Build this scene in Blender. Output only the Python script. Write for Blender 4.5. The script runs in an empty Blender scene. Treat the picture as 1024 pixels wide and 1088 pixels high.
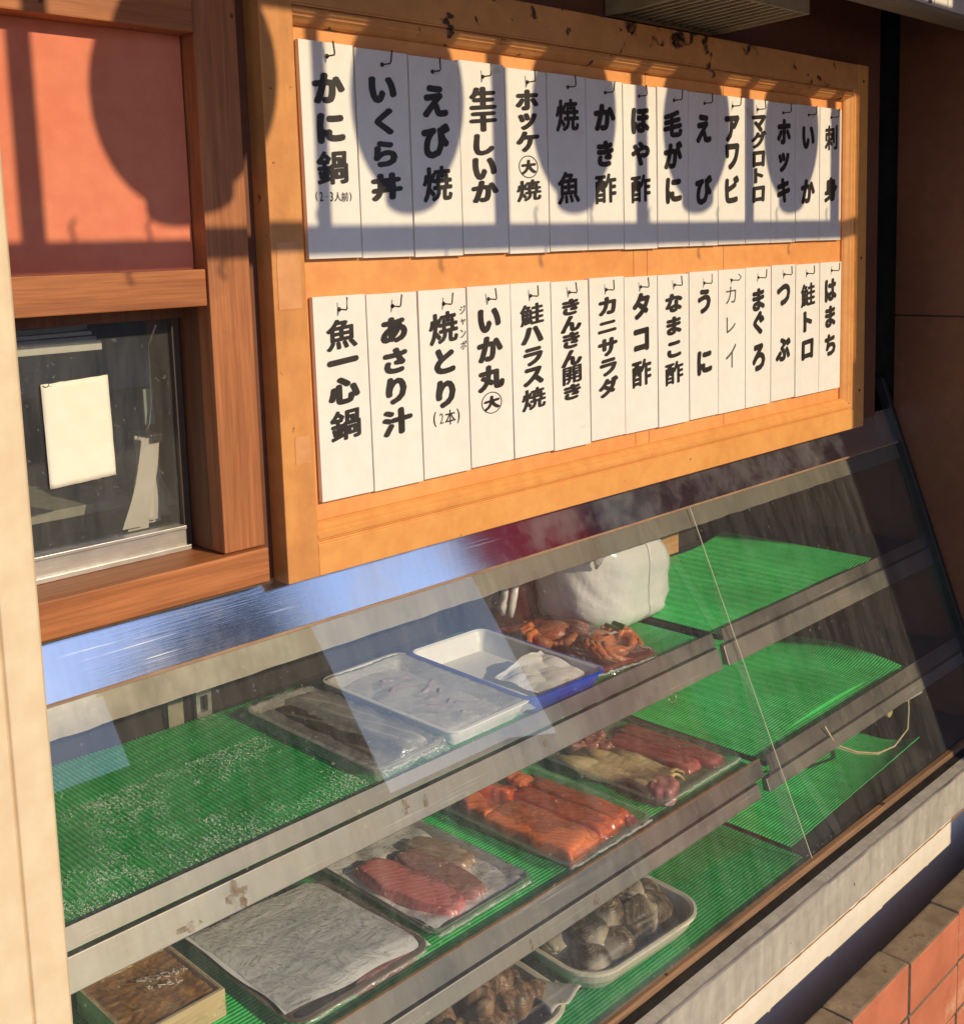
import bpy, bmesh, math, random
from mathutils import Vector, Matrix, noise
R = random.Random(7)
S = bpy.context.scene
COL = S.collection
rad = math.radians

# ------------------------------------------------------------------ materials
def nt(name):
    m = bpy.data.materials.new(name); m.use_nodes = True
    t = m.node_tree; t.nodes.clear()
    out = t.nodes.new('ShaderNodeOutputMaterial')
    return m, t, out
def N(t, typ, **kw):
    n = t.nodes.new(typ)
    for k, v in kw.items(): setattr(n, k, v)
    return n
def L(t, a, b): t.links.new(a, b)
def coords(t, scale=(1, 1, 1), kind='Object'):
    c = N(t, 'ShaderNodeTexCoord'); mp = N(t, 'ShaderNodeMapping')
    L(t, c.outputs[kind], mp.inputs[0]); mp.inputs['Scale'].default_value = scale
    return mp.outputs[0]
def noise_n(t, co, scale, detail=4, rough=.55, dist=0):
    n = N(t, 'ShaderNodeTexNoise'); L(t, co, n.inputs['Vector'])
    n.inputs['Scale'].default_value = scale; n.inputs['Detail'].default_value = detail
    n.inputs['Roughness'].default_value = rough; n.inputs['Distortion'].default_value = dist
    return n.outputs['Fac']
def ramp(t, fac, stops):
    r = N(t, 'ShaderNodeValToRGB'); L(t, fac, r.inputs[0])
    e = r.color_ramp.elements
    while len(e) < len(stops): e.new(.5)
    for el, (p, c) in zip(e, stops):
        el.position = p; el.color = (c[0], c[1], c[2], 1) if len(c) == 3 else c
    return r.outputs[0]
def grey(v): return (v, v, v)
def mixc(t, fac, a, b, mode='MIX'):
    m = N(t, 'ShaderNodeMix', data_type='RGBA', blend_type=mode)
    for s, v in ((m.inputs[0], fac), (m.inputs[6], a), (m.inputs[7], b)):
        if isinstance(v, (int, float)): s.default_value = v
        elif isinstance(v, tuple): s.default_value = (v[0], v[1], v[2], 1)
        else: L(t, v, s)
    return m.outputs[2]
def bumpn(t, h, strength, dist=.01):
    b = N(t, 'ShaderNodeBump'); L(t, h, b.inputs['Height'])
    b.inputs['Strength'].default_value = strength; b.inputs['Distance'].default_value = dist
    return b.outputs[0]
def principled(t, out, col, rough, metal=0., normal=None, spec=.5, trans=0.):
    p = N(t, 'ShaderNodeBsdfPrincipled')
    for s, v in (('Base Color', col), ('Roughness', rough), ('Metallic', metal)):
        if isinstance(v, tuple): p.inputs[s].default_value = (v[0], v[1], v[2], 1)
        elif isinstance(v, (int, float)): p.inputs[s].default_value = v
        else: L(t, v, p.inputs[s])
    p.inputs['Specular IOR Level'].default_value = spec
    if normal is not None: L(t, normal, p.inputs['Normal'])
    if out is not None: L(t, p.outputs[0], out.inputs[0])
    return p
def plain(name, a, b, rough=.6, scale=12, stretch=(1, 1, 1), bump=.15, bscale=80, metal=0., spots=None, spot_col=(.05, .03, .02), spec=.5, dist=.002):
    """two tone noise material with fine bump; spots = threshold of dark worn specks"""
    m, t, out = nt(name)
    co = coords(t, stretch)
    f = noise_n(t, co, scale, 6, .6)
    c = ramp(t, f, [(.3, a), (.7, b)])
    f2 = noise_n(t, coords(t), 45, 3)
    c = mixc(t, .12, c, ramp(t, f2, [(.35, grey(.25)), (.65, grey(.9))]), 'OVERLAY')
    if spots:
        s = noise_n(t, coords(t), spots[1], 3, .5, .4)
        c = mixc(t, ramp(t, s, [(spots[0], grey(0)), (spots[0] + .03, grey(1))]), c, spot_col)
    h = noise_n(t, coords(t, stretch), bscale, 4)
    r = ramp(t, noise_n(t, coords(t), 9, 4), [(.3, grey(max(0, rough - .1))), (.7, grey(min(1, rough + .1)))])
    principled(t, out, c, r, metal, bumpn(t, h, bump, dist), spec)
    return m
def wood(name, a, b, axis, rough=.55, ring=26, dark=None, bump=.25):
    """grain running along axis 0 (x) or 2 (z)"""
    st = (1.2, 22, 22) if axis == 0 else (22, 22, 1.2)
    m, t, out = nt(name)
    co = coords(t, st)
    f = noise_n(t, co, 2.6, 8, .62, .6)
    f2 = noise_n(t, coords(t, (2, 60, 60) if axis == 0 else (60, 60, 2)), 5, 5, .6)
    c = ramp(t, f, [(.28, a), (.5, tuple((x + y) / 2 for x, y in zip(a, b))), (.72, b)])
    c = mixc(t, .35, c, ramp(t, f2, [(.3, grey(.2)), (.7, grey(.85))]), 'OVERLAY')
    if dark:
        s = noise_n(t, coords(t, (1, 1, 1)), 6, 5, .6)
        c = mixc(t, ramp(t, s, [(.60, grey(0)), (.74, grey(.6))]), c, dark)
    k = noise_n(t, coords(t), 30, 2, .4)
    c = mixc(t, ramp(t, k, [(.735, grey(0)), (.75, grey(.8))]), c, tuple(x * .25 for x in a))
    principled(t, out, c, rough, 0., bumpn(t, f2, bump, .0015), .4)
    return m
def steel(name, base, rough, dirt, dirt_amt, scratch=True, hz=0.):
    m, t, out = nt(name)
    n1 = noise_n(t, coords(t, (1, 1, 1)), 7, 6, .65)
    n2 = noise_n(t, coords(t, (3, 90, 90)), 6, 4, .6)
    n3 = noise_n(t, coords(t, (1, 1, 1)), 60, 3, .6)
    c = mixc(t, ramp(t, n1, [(.45, grey(0)), (.75, grey(dirt_amt))]), base, dirt)
    rr = ramp(t, n1, [(.35, grey(rough)), (.75, grey(min(1, rough + (.22 if rough > .2 else .05))))])
    h = n2
    if scratch:
        tot = None
        for ang, sc_, thr in ((.35, (3, 3, 170), .655), (-.6, (3, 3, 210), .665), (1.25, (2, 2, 150), .66)):
            cc = N(t, 'ShaderNodeTexCoord'); mp = N(t, 'ShaderNodeMapping'); L(t, cc.outputs['Object'], mp.inputs[0])
            mp.inputs['Rotation'].default_value = (0, ang, 0); mp.inputs['Scale'].default_value = sc_
            q = noise_n(t, mp.outputs[0], 1.6, 3, .5)
            q = ramp(t, q, [(thr, grey(0)), (thr + .03, grey(.45))])
            tot = q if tot is None else mixc(t, 1., tot, q, 'LIGHTEN')
        gate = ramp(t, noise_n(t, coords(t), 6, 4), [(.46, grey(0)), (.66, grey(.75))])
        sm = mixc(t, 1., tot, gate, 'MULTIPLY')
        c = mixc(t, sm, c, (.78, .76, .73)); rr = mixc(t, sm, rr, grey(.5))
    st_ = noise_n(t, coords(t, (40, 3, 5)), 2.2, 5, .6)
    c = mixc(t, .16 if rough < .2 else .15, c, ramp(t, st_, [(.3, grey(.25)), (.7, grey(.75))]), 'OVERLAY')
    p = principled(t, out, c, rr, 1., bumpn(t, h, .05, .001))
    if hz:
        L(t, ramp(t, n1, [(.45, grey(1)), (.8, grey(1 - hz))]), p.inputs['Metallic'])
    return m
def clear(name, gloss_rough=.02, ior=1.9, haze=.02, tint=(1, 1, 1), bump=0., bscale=20, hz_col=(.8, .8, .76), streak=False, bdist=.004):
    """clear sheet (glass pane, cling film): see-through, mirror-like at grazing angles, with a thin veil of dirt"""
    m, t, out = nt(name)
    tr = N(t, 'ShaderNodeBsdfTransparent'); tr.inputs[0].default_value = (*tint, 1)
    gl = N(t, 'ShaderNodeBsdfGlossy'); gl.inputs['Roughness'].default_value = gloss_rough
    # smooth sheet reflectance: base at normal incidence rising to 1 at grazing, the same from both sides
    lw = N(t, 'ShaderNodeLayerWeight'); lw.inputs[0].default_value = .5
    pw = N(t, 'ShaderNodeMath', operation='POWER'); L(t, lw.outputs['Facing'], pw.inputs[0]); pw.inputs[1].default_value = 4.5
    f0 = 2 * ((ior - 1) / (ior + 1)) ** 2
    fr = N(t, 'ShaderNodeMath', operation='MULTIPLY_ADD'); L(t, pw.outputs[0], fr.inputs[0]); fr.inputs[1].default_value = 1 - f0; fr.inputs[2].default_value = f0
    if bump:
        h = noise_n(t, coords(t), bscale, 5, .6, .8)
        b = bumpn(t, h, bump, bdist); L(t, b, gl.inputs['Normal']); L(t, b, lw.inputs['Normal'])
    mx = N(t, 'ShaderNodeMixShader'); L(t, fr.outputs[0], mx.inputs[0]); L(t, tr.outputs[0], mx.inputs[1]); L(t, gl.outputs[0], mx.inputs[2])
    df = N(t, 'ShaderNodeBsdfDiffuse'); df.inputs[0].default_value = (*hz_col, 1)
    m2 = N(t, 'ShaderNodeMixShader'); L(t, mx.outputs[0], m2.inputs[1]); L(t, df.outputs[0], m2.inputs[2])
    f = noise_n(t, coords(t, (6, 1, 1) if streak else (1, 1, 1)), 7, 7, .7)
    sp = noise_n(t, coords(t), 140, 2, .5)
    a = ramp(t, f, [(.3, grey(haze * .35)), (.75, grey(haze * 1.8))])
    a = mixc(t, ramp(t, sp, [(.70, grey(0)), (.73, grey(.5 if haze > .01 else .1))]), a, grey(min(1., haze * 7)))
    L(t, a, m2.inputs[0]); L(t, m2.outputs[0], out.inputs[0])
    return m

# ------------------------------------------------------------------ meshes
class MB:
    def __init__(self): self.v = []; self.f = []; self.fm = []
    def add(self, vs, fs, mi=0):
        o = len(self.v); self.v += [tuple(p) for p in vs]
        self.f += [tuple(i + o for i in f) for f in fs]; self.fm += [mi] * len(fs)
        return self
    def box(self, x0, x1, y0, y1, z0, z1, mi=0):
        vs = [(x, y, z) for x in (x0, x1) for y in (y0, y1) for z in (z0, z1)]
        return self.add(vs, [(0, 1, 3, 2), (4, 6, 7, 5), (0, 4, 5, 1), (2, 3, 7, 6), (0, 2, 6, 4), (1, 5, 7, 3)], mi)
    def prism(self, prof, x0, x1, mi=0):
        """prof = (y, z) outline swept along x"""
        n = len(prof)
        vs = [(x0, y, z) for y, z in prof] + [(x1, y, z) for y, z in prof]
        fs = [(i, (i + 1) % n, n + (i + 1) % n, n + i) for i in range(n)] + [tuple(range(n))[::-1], tuple(range(n, 2 * n))]
        return self.add(vs, fs, mi)
    def prism_z(self, prof, z0, z1, mi=0):
        n = len(prof)
        vs = [(x, y, z0) for x, y in prof] + [(x, y, z1) for x, y in prof]
        fs = [(i, (i + 1) % n, n + (i + 1) % n, n + i) for i in range(n)] + [tuple(range(n))[::-1], tuple(range(n, 2 * n))]
        return self.add(vs, fs, mi)
    def loft(self, loops, cap0=True, cap1=True, mi=0, closed=True):
        n = len(loops[0]); vs = [p for l in loops for p in l]; fs = []
        for k in range(len(loops) - 1):
            for i in range(n if closed else n - 1):
                j = (i + 1) % n
                fs.append((k * n + i, k * n + j, (k + 1) * n + j, (k + 1) * n + i))
        if cap0: fs.append(tuple(range(n))[::-1])
        if cap1: fs.append(tuple(range((len(loops) - 1) * n, len(loops) * n)))
        return self.add(vs, fs, mi)
    def tube(self, pts, r, n=8, mi=0):
        pts = [Vector(p) for p in pts]; loops = []
        up = Vector((0, 0, 1))
        for i, p in enumerate(pts):
            d = (pts[min(i + 1, len(pts) - 1)] - pts[max(i - 1, 0)]).normalized()
            a = d.cross(up)
            if a.length < .05: a = d.cross(Vector((1, 0, 0)))
            a.normalize(); b = d.cross(a)
            rr = r[i] if isinstance(r, (list, tuple)) else r
            loops.append([p + a * rr * math.cos(2 * math.pi * k / n) + b * rr * math.sin(2 * math.pi * k / n) for k in range(n)])
        return self.loft(loops, mi=mi)
    def grid(self, fn, nu, nv, mi=0):
        vs = [fn(u / nu, v / nv) for u in range(nu + 1) for v in range(nv + 1)]
        fs = [(u * (nv + 1) + v, (u + 1) * (nv + 1) + v, (u + 1) * (nv + 1) + v + 1, u * (nv + 1) + v + 1) for u in range(nu) for v in range(nv)]
        return self.add(vs, fs, mi)
    def build(self, name, mat, parent=None, bevel=0., smooth=False, seg=2, xf=None):
        me = bpy.data.meshes.new(name)
        vs = self.v if xf is None else [xf @ Vector(p) for p in self.v]
        me.from_pydata(vs, [], self.f)
        mats = mat if isinstance(mat, (list, tuple)) else [mat]
        for m in mats: me.materials.append(m)
        for p, mi in zip(me.polygons, self.fm): p.material_index = mi
        bm = bmesh.new(); bm.from_mesh(me)
        bmesh.ops.recalc_face_normals(bm, faces=bm.faces)
        if bevel:
            es = [e for e in bm.edges if len(e.link_faces) == 2 and e.calc_face_angle(0) > .5]
            bmesh.ops.bevel(bm, geom=es, offset=bevel, segments=seg, affect='EDGES', profile=.6, clamp_overlap=True)
        bm.to_mesh(me); bm.free()
        if smooth: me.polygons.foreach_set('use_smooth', [True] * len(me.polygons))
        o = bpy.data.objects.new(name, me); COL.objects.link(o)
        if parent is not None:
            o.parent = parent; o.matrix_parent_inverse = Matrix.Translation(-Vector(ROOTLOC.get(parent.name, (0, 0, 0))))
        return o
ROOTLOC = {}
def thing(name, label, cat, loc=(0, 0, 0), group=None):
    o = bpy.data.objects.new(name, None); COL.objects.link(o); o.location = loc
    o.empty_display_size = .05; ROOTLOC[o.name] = loc
    return tag(o, label, cat, group)
def tag(o, label, cat, group=None):
    o['label'] = label; o['category'] = cat
    if group: o['group'] = group
    return o
def structure(o): o['kind'] = 'structure'; return o
def nz(x, y, z=0., s=1.): return noise.noise(Vector((x * s, y * s, z * s)))
def rrect(w, d, r, z, cx=0, cy=0, n=6):
    """rounded rectangle loop"""
    r = min(r, w / 2 - 1e-4, d / 2 - 1e-4); out = []
    for (sx, sy, a0) in ((1, 1, 0), (-1, 1, 90), (-1, -1, 180), (1, -1, 270)):
        for k in range(n + 1):
            a = rad(a0 + 90 * k / n)
            out.append((cx + sx * (w / 2 - r) + r * math.cos(a), cy + sy * (d / 2 - r) + r * math.sin(a), z))
    return out
TAGS = [
    (0.0015, 0.0873, 0.0021, -0.2618, [('か', -0.0529, 0.0385), ('に', -0.1013, 0.0388), ('鍋', -0.1497, 0.0426), ('(2~3人前)', -0.1854, 0.0116)]),
    (0.0873, 0.1771, 0.0011, -0.2624, [('い', -0.0485, 0.0354), ('く', -0.089, 0.0357), ('ら', -0.1296, 0.0347), ('丼', -0.1717, 0.0362)]),
    (0.1771, 0.2682, 0.0004, -0.2631, [('え', -0.057, 0.0444), ('び', -0.1098, 0.0473), ('焼', -0.1666, 0.0478)]),
    (0.2682, 0.3609, 0.0009, -0.2633, [('生', -0.0468, 0.0321), ('干', -0.0792, 0.0284), ('し', -0.1103, 0.0311), ('い', -0.1435, 0.0326), ('か', -0.1751, 0.0315)]),
    (0.3609, 0.4499, 0.0002, -0.2635, [('ホ', -0.0433, 0.0307), ('ッ', -0.0739, 0.0255), ('ケ', -0.1026, 0.031), ('@大', -0.139, 0.0325), ('焼', -0.173, 0.0313)]),
    (0.4499, 0.5394, -0.0009, -0.2636, [('焼', -0.0598, 0.0486), ('魚', -0.1676, 0.0494)]),
    (0.5394, 0.6312, -0.0014, -0.2636, [('か', -0.0575, 0.0432), ('き', -0.1138, 0.0421), ('酢', -0.1678, 0.0468)]),
    (0.6312, 0.7212, -0.0014, -0.2636, [('ほ', -0.0578, 0.0433), ('や', -0.1107, 0.0406), ('酢', -0.1665, 0.0454)]),
    (0.7212, 0.811, -0.0011, -0.2634, [('毛', -0.0585, 0.0463), ('が', -0.1099, 0.0466), ('に', -0.1679, 0.0454)]),
    (0.811, 0.9008, -0.0021, -0.2633, [('え', -0.0617, 0.051), ('び', -0.1667, 0.0517)]),
    (0.9008, 0.9907, -0.0016, -0.2626, [('ア', -0.0573, 0.0477), ('ワ', -0.1063, 0.048), ('ビ', -0.1644, 0.05)]),
    (0.9907, 1.0782, -0.0005, -0.2616, [('マ', -0.0439, 0.0322), ('グ', -0.0727, 0.0323), ('ロ', -0.1076, 0.0307), ('ト', -0.1375, 0.0291), ('ロ', -0.1718, 0.0309)]),
    (1.0782, 1.1682, -0.0007, -0.2613, [('ホ', -0.0542, 0.0489), ('ッ', -0.1109, 0.0387), ('キ', -0.1638, 0.0495)]),
    (1.1682, 1.26, -0.001, -0.2617, [('い', -0.0606, 0.0467), ('か', -0.1639, 0.0491)]),
    (1.26, 1.3488, -0.0007, -0.262, [('刺', -0.0573, 0.0499), ('身', -0.1596, 0.0505)]),
    (0.0039, 0.0901, -0.308, -0.5683, [('魚', -0.3576, 0.0395), ('一', -0.3923, 0.0362), ('心', -0.4297, 0.0364), ('鍋', -0.4741, 0.0404)]),
    (0.0901, 0.1792, -0.3093, -0.5696, [('あ', -0.3588, 0.0362), ('さ', -0.3996, 0.0352), ('り', -0.4393, 0.038), ('汁', -0.4815, 0.037)]),
    (0.1792, 0.2707, -0.3099, -0.5695, [('焼', -0.3622, 0.0442), ('と', -0.4079, 0.038), ('り', -0.4536, 0.0409), ('(2本)', -0.4879, 0.0212), ('^ジャンボ', -0.3648, 0.0572)]),
    (0.2707, 0.3604, -0.3091, -0.5682, [('い', -0.3575, 0.0365), ('か', -0.3985, 0.0381), ('丸', -0.4408, 0.0383), ('@大', -0.4774, 0.0317)]),
    (0.3604, 0.4495, -0.3083, -0.5675, [('鮭', -0.3551, 0.0322), ('ハ', -0.3858, 0.0267), ('ラ', -0.4181, 0.0283), ('ス', -0.4478, 0.0284), ('焼', -0.4818, 0.0329)]),
    (0.4495, 0.5386, -0.3081, -0.5681, [('き', -0.349, 0.0261), ('ん', -0.3751, 0.0262), ('き', -0.4003, 0.0263), ('ん', -0.4281, 0.0264), ('開', -0.4546, 0.028), ('き', -0.4811, 0.0251)]),
    (0.5386, 0.6279, -0.3082, -0.5674, [('カ', -0.3527, 0.03), ('ニ', -0.3861, 0.0241), ('サ', -0.4188, 0.0303), ('ラ', -0.4513, 0.0289), ('ダ', -0.4834, 0.0321)]),
    (0.6279, 0.7188, -0.3084, -0.5666, [('タ', -0.3579, 0.0451), ('コ', -0.4144, 0.0407), ('酢', -0.4694, 0.0458)]),
    (0.7188, 0.8097, -0.3086, -0.5675, [('な', -0.3578, 0.0337), ('ま', -0.3968, 0.0323), ('こ', -0.4378, 0.0292), ('酢', -0.4784, 0.0392)]),
    (0.8097, 0.9005, -0.3088, -0.5684, [('う', -0.3601, 0.0448), ('に', -0.4681, 0.0454)]),
    (0.9005, 0.9903, -0.3084, -0.5693, [('~カ', -0.3534, 0.0307), ('~レ', -0.4077, 0.0292), ('~イ', -0.4652, 0.0433)]),
    (0.9903, 1.0801, -0.3069, -0.5688, [('ま', -0.3668, 0.044), ('ぐ', -0.4109, 0.0461), ('ろ', -0.476, 0.0536)]),
    (1.0801, 1.1697, -0.3061, -0.5676, [('つ', -0.3625, 0.0435), ('ぶ', -0.4682, 0.0477)]),
    (1.1697, 1.2637, -0.3061, -0.5676, [('鮭', -0.3672, 0.0466), ('ト', -0.4195, 0.0432), ('ロ', -0.476, 0.0415)]),
    (1.2637, 1.3532, -0.306, -0.5682, [('は', -0.3622, 0.0479), ('ま', -0.416, 0.0463), ('ち', -0.4741, 0.0466)]),
]

# ------------------------------------------------------------------ palette
ORANGE = plain('orange_paint', (.66, .29, .075), (.74, .34, .10), .5, 5, (1, 1, 1), .12, 60, spots=(.735, 70), spot_col=(.20, .09, .03))
ORANGE_SIDE = plain('orange_paint_worn', (.50, .21, .06), (.64, .28, .08), .55, 7, (4, 4, 1), .2, 60, spots=(.72, 55), spot_col=(.20, .09, .035))
ORANGE_TOP = plain('orange_paint_chipped', (.55, .24, .07), (.66, .29, .09), .55, 7, (1, 1, 1), .3, 50, spots=(.645, 34), spot_col=(.07, .03, .016))
PANEL = plain('orange_panel', (.68, .28, .085), (.76, .345, .115), .5, 4, (1, 1, 2), .1, 40)
WOODX = wood('red_cedar_x', (.25, .078, .024), (.47, .175, .06), 0, dark=(.20, .075, .03))
WOODZ = wood('red_cedar_z', (.25, .082, .027), (.45, .17, .063), 2, dark=(.20, .08, .035))
WOOD_DK = wood('jamb_wood', (.12, .05, .022), (.2, .085, .04), 2)
SALMON = plain('salmon_board', (.66, .19, .10), (.70, .215, .118), .75, 3, bump=.06)
TAGM = plain('white_tag', (.765, .735, .67), (.83, .80, .745), .42, 4, (2.2, 1, 1), .06, spots=(.70, 16), spot_col=(.70, .655, .57))
TAGEDGE = plain('tag_edge', (.5, .4, .28), (.6, .5, .36), .7, 20)
INK = plain('black_ink', (.018, .015, .013), (.04, .034, .03), .45, 30, bump=.05)
INKTHIN = plain('thin_ink', (.07, .06, .05), (.13, .11, .09), .5, 60, bump=.05)
WIRE = plain('dark_wire', (.03, .022, .016), (.09, .06, .04), .45, 60, metal=.6)
STEEL = steel('header_steel', (.66, .66, .67), .10, (.42, .40, .37), .4, True, .28)
STEEL2 = steel('lip_steel', (.28, .27, .255), .34, (.20, .16, .11), .6, True, .2)
STEEL3 = steel('rail_steel', (.33, .32, .30), .38, (.26, .21, .145), .6, True, .2)
SHELF = plain('shelf_plate', (.02, .02, .018), (.035, .034, .03), .6, 9)
OLIVE = steel('channel_steel', (.25, .235, .19), .45, (.19, .155, .11), .6, False, .3)
ALU = steel('aluminium', (.74, .72, .68), .42, (.55, .49, .40), .55, True, .3)
ALU_FLAT = plain('aluminium_sash', (.56, .54, .50), (.66, .63, .58), .36, 14, (1, 8, 8), .1, 60, metal=.75)
def rustmat():
    m, t, out = nt('rust_stain')
    c = ramp(t, noise_n(t, coords(t), 60, 4), [(.3, (.20, .09, .03)), (.7, (.36, .23, .12))])
    p = principled(t, None, c, .8)
    tr = N(t, 'ShaderNodeBsdfTransparent'); mx = N(t, 'ShaderNodeMixShader')
    L(t, ramp(t, noise_n(t, coords(t), 95, 6, .7), [(.40, grey(0)), (.62, grey(.75))]), mx.inputs[0]); L(t, tr.outputs[0], mx.inputs[1]); L(t, p.outputs[0], mx.inputs[2]); L(t, mx.outputs[0], out.inputs[0])
    return m
RUST = rustmat()
EDGE_RUST = plain('rusty_lip', (.22, .10, .035), (.34, .20, .09), .8, 60)
CREAM = plain('cream_wall', (.72, .66, .56), (.80, .74, .63), .8, 6, bump=.25, bscale=90)
CREAM_POST = plain('cream_post', (.68, .53, .34), (.70, .56, .37), .55, 3, (6, 6, 1), .05, 50)
BROWN = plain('brown_wall', (.11, .037, .018), (.15, .054, .026), .6, 4, bump=.12, spots=(.74, 40), spot_col=(.02, .01, .006))
BROWN_B = plain('brown_board', (.14, .050, .024), (.19, .072, .034), .5, 3, (1, 2, 1), .08, 40, spots=(.76, 45), spot_col=(.03, .012, .008))
BLACK = plain('black_rubber', (.008, .007, .007), (.022, .02, .018), .5, 40)
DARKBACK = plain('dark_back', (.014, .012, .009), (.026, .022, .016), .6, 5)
SOFFIT = plain('dark_soffit', (.035, .018, .011), (.055, .03, .018), .7, 5)
GLASS = clear('case_glass', .012, 1.66, .034, (.97, .985, .97), streak=True)
PANE_EDGE = plain('glass_edge', (.36, .38, .28), (.52, .53, .40), .3, 40)
WINGLASS = clear('window_glass', .02, 1.6, .03, (.93, .94, .93), streak=True)
FILM = clear('cling_film', .07, 1.36, .015, (1, 1, 1), 1., 34, (.88, .86, .82), bdist=.014)
FILM_W = clear('wet_film', .13, 1.45, .13, (1, 1, 1), 1., 38, (.88, .86, .8), bdist=.014)
STYRO = plain('white_tray', (.74, .72, .66), (.80, .78, .72), .35, 20, bump=.03)
CREAM_TRAY = plain('cream_tray', (.58, .54, .40), (.68, .63, .48), .3, 14, bump=.05)
BLUE = plain('blue_plastic', (.02, .06, .46), (.03, .085, .56), .28, 20, bump=.03)
PAPERM = plain('damp_paper', (.90, .88, .84), (.95, .93, .90), .45, 24, (3, 1, 1), bump=.14, bscale=150, dist=.002)
NOTE = plain('note_paper', (.80, .76, .62), (.84, .80, .67), .8, 6, bump=.15, bscale=25)

def tray(name, mats, w, d, h, root=None, flare=.016, rim=.006, t=.0025, r=.018, cx=0, cy=0, z=0, xf=None, inner=None):
    """open rounded-rectangular dish: outside wall, rolled rim, inside wall and floor"""
    o = MB()
    prof = [(-flare, 0, 0), (-flare * .35, 0, h * .5), (0, 0, h - .003), (rim, 0, h - .002), (rim, 0, h), (0, 0, h + .0006)]
    loops = [rrect(w + 2 * a, d + 2 * a, r + max(a, -r * .6), z + zz, cx, cy) for a, _, zz in prof]
    o.loft(loops, True, False)
    i = MB()
    prof = [(0, h + .0006), (-t * 1.4, h - .002), (-t * 1.4 - flare * .5, h * .45), (-flare - t, t), (-flare - t - .012, t)]
    loops = [rrect(w + 2 * a, d + 2 * a, r + max(a, -r * .6), z + zz, cx, cy) for a, zz in prof]
    i.loft(loops, False, True)
    if inner:
        b = o.build(name, mats, root, smooth=False, xf=xf)
        i.build('tray_lining', inner, b, xf=xf)
        return b
    o.add(i.v, i.f)
    return o.build(name, mats, root, xf=xf)

def film(root, w, d, z0, z1, cx, cy, mat, sag=.004, seed=0, xf=None, n=54, crumple=.0035, hf=None, drop=True):
    """cling film stretched over a tray, wrinkled, folded down at its edges"""
    def fn(u, v):
        a, b = (u - .5) * 2, (v - .5) * 2
        x, y = cx + a * w / 2, cy + b * d / 2
        e = max(abs(a), abs(b))
        z = z1 - sag * (1 - a * a) * (1 - b * b)
        if hf: z = max(z, hf(x, y))
        cr = crumple * (.55 + 1.5 * e ** 8)
        z += cr * (nz(x, y, seed, 28) * .6 + abs(nz(x + y, y - x, seed + 3, 45)) * .8 - .3)
        if drop and e > .93: z -= (z1 - z0) * min(1, (e - .93) / .05) * .8
        return (x + .002 * nz(y, x, seed, 60), y + .002 * nz(x, y, seed + 9, 60), z)
    m = MB(); m.grid(fn, n, n)
    return m.build('film', mat, root, smooth=True, xf=xf)

def edge_roll(root, xa, xb, y, z, seed, xf=None, r=.0032):
    """the gathered, crinkled fold of film along the front edge of a pack"""
    m = MB(); n = 46
    m.tube([(xa + (xb - xa) * k / n, y + .002 * nz(k * .31, seed), z + .0025 * nz(k * .23, seed, 4)) for k in range(n + 1)],
           [r * (.55 + .5 * abs(nz(k * .9, seed, 7)) + .4 * abs(nz(k * 2.3, seed, 2))) for k in range(n + 1)], 7)
    return m.build('film_fold', FOLD, root, xf=xf)
FOLD = clear('film_fold', .16, 1.75, .22, (1, 1, 1), 1., 60, (.9, .88, .84), bdist=.01)

# ------------------------------------------------------------------ setting
g = MB(); g.grid(lambda u, v: (-70 + 140 * u, -90 + 91.5 * v, -1.9), 8, 8)
structure(g.build('pavement', plain('pavement', (.26, .25, .24), (.36, .35, .33), .85, 4, bump=.3)))
g = MB(); g.box(-70, 70, -12, -4.5, -1.9, -1.896); structure(g.build('road', plain('asphalt', (.045, .045, .047), (.065, .065, .066), .85, 6, bump=.4)))
g = MB(); g.box(-70, 70, -4.5, -4.35, -1.9, -1.78); structure(g.build('kerb', CREAM))

# building across the street, seen mirrored in the steel and the glass
bt = thing('apartment_building', 'dark grey flat-roofed building across the street, mirrored in the case glass', 'building', (12, -20, -1.9))
GREYB = plain('dark_render', (.05, .055, .065), (.075, .08, .09), .8, 3)
b = MB().box(11.6, 13.9, -26, -20, -1.9, 7.2).build('wall', GREYB, bt)
for i in range(4):
    for k in range(2):
        MB().box(11.9 + .95 * k, 12.6 + .95 * k, -20.0, -19.95, -.6 + 1.8 * i, .5 + 1.8 * i).build('window', DARKBACK, bt)
MB().box(-1., 11.5, -25, -20.5, -1.9, 4.0).build('annex', GREYB, bt)
MB().box(11.5, 14, -26.1, -19.9, 7.2, 7.45).build('roof', GREYB, bt)

hs = thing('house', 'low gabled house across the street, right of the dark building in the reflection', 'house', (19, -22, -1.9))
MB().box(14.8, 23.5, -27, -22, -1.9, .35).build('wall', plain('pale_render', (.30, .29, .28), (.38, .37, .35), .8, 3), hs)
MB().add([(14.5, -21.6, .3), (23.8, -21.6, .3), (23.8, -27.4, .3), (14.5, -27.4, .3), (16.5, -24.5, 1.9), (21.5, -24.5, 1.9)], [(0, 1, 5, 4), (2, 3, 4, 5), (1, 2, 5), (3, 0, 4), (3, 2, 1, 0)]).build('roof', plain('roof_tile', (.06, .065, .08), (.11, .115, .13), .6, 5), hs)
for k in range(4): MB().box(15.6 + 2 * k, 16.7 + 2 * k, -22.0, -21.96, -1.0, .0).build('window', DARKBACK, hs)

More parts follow.
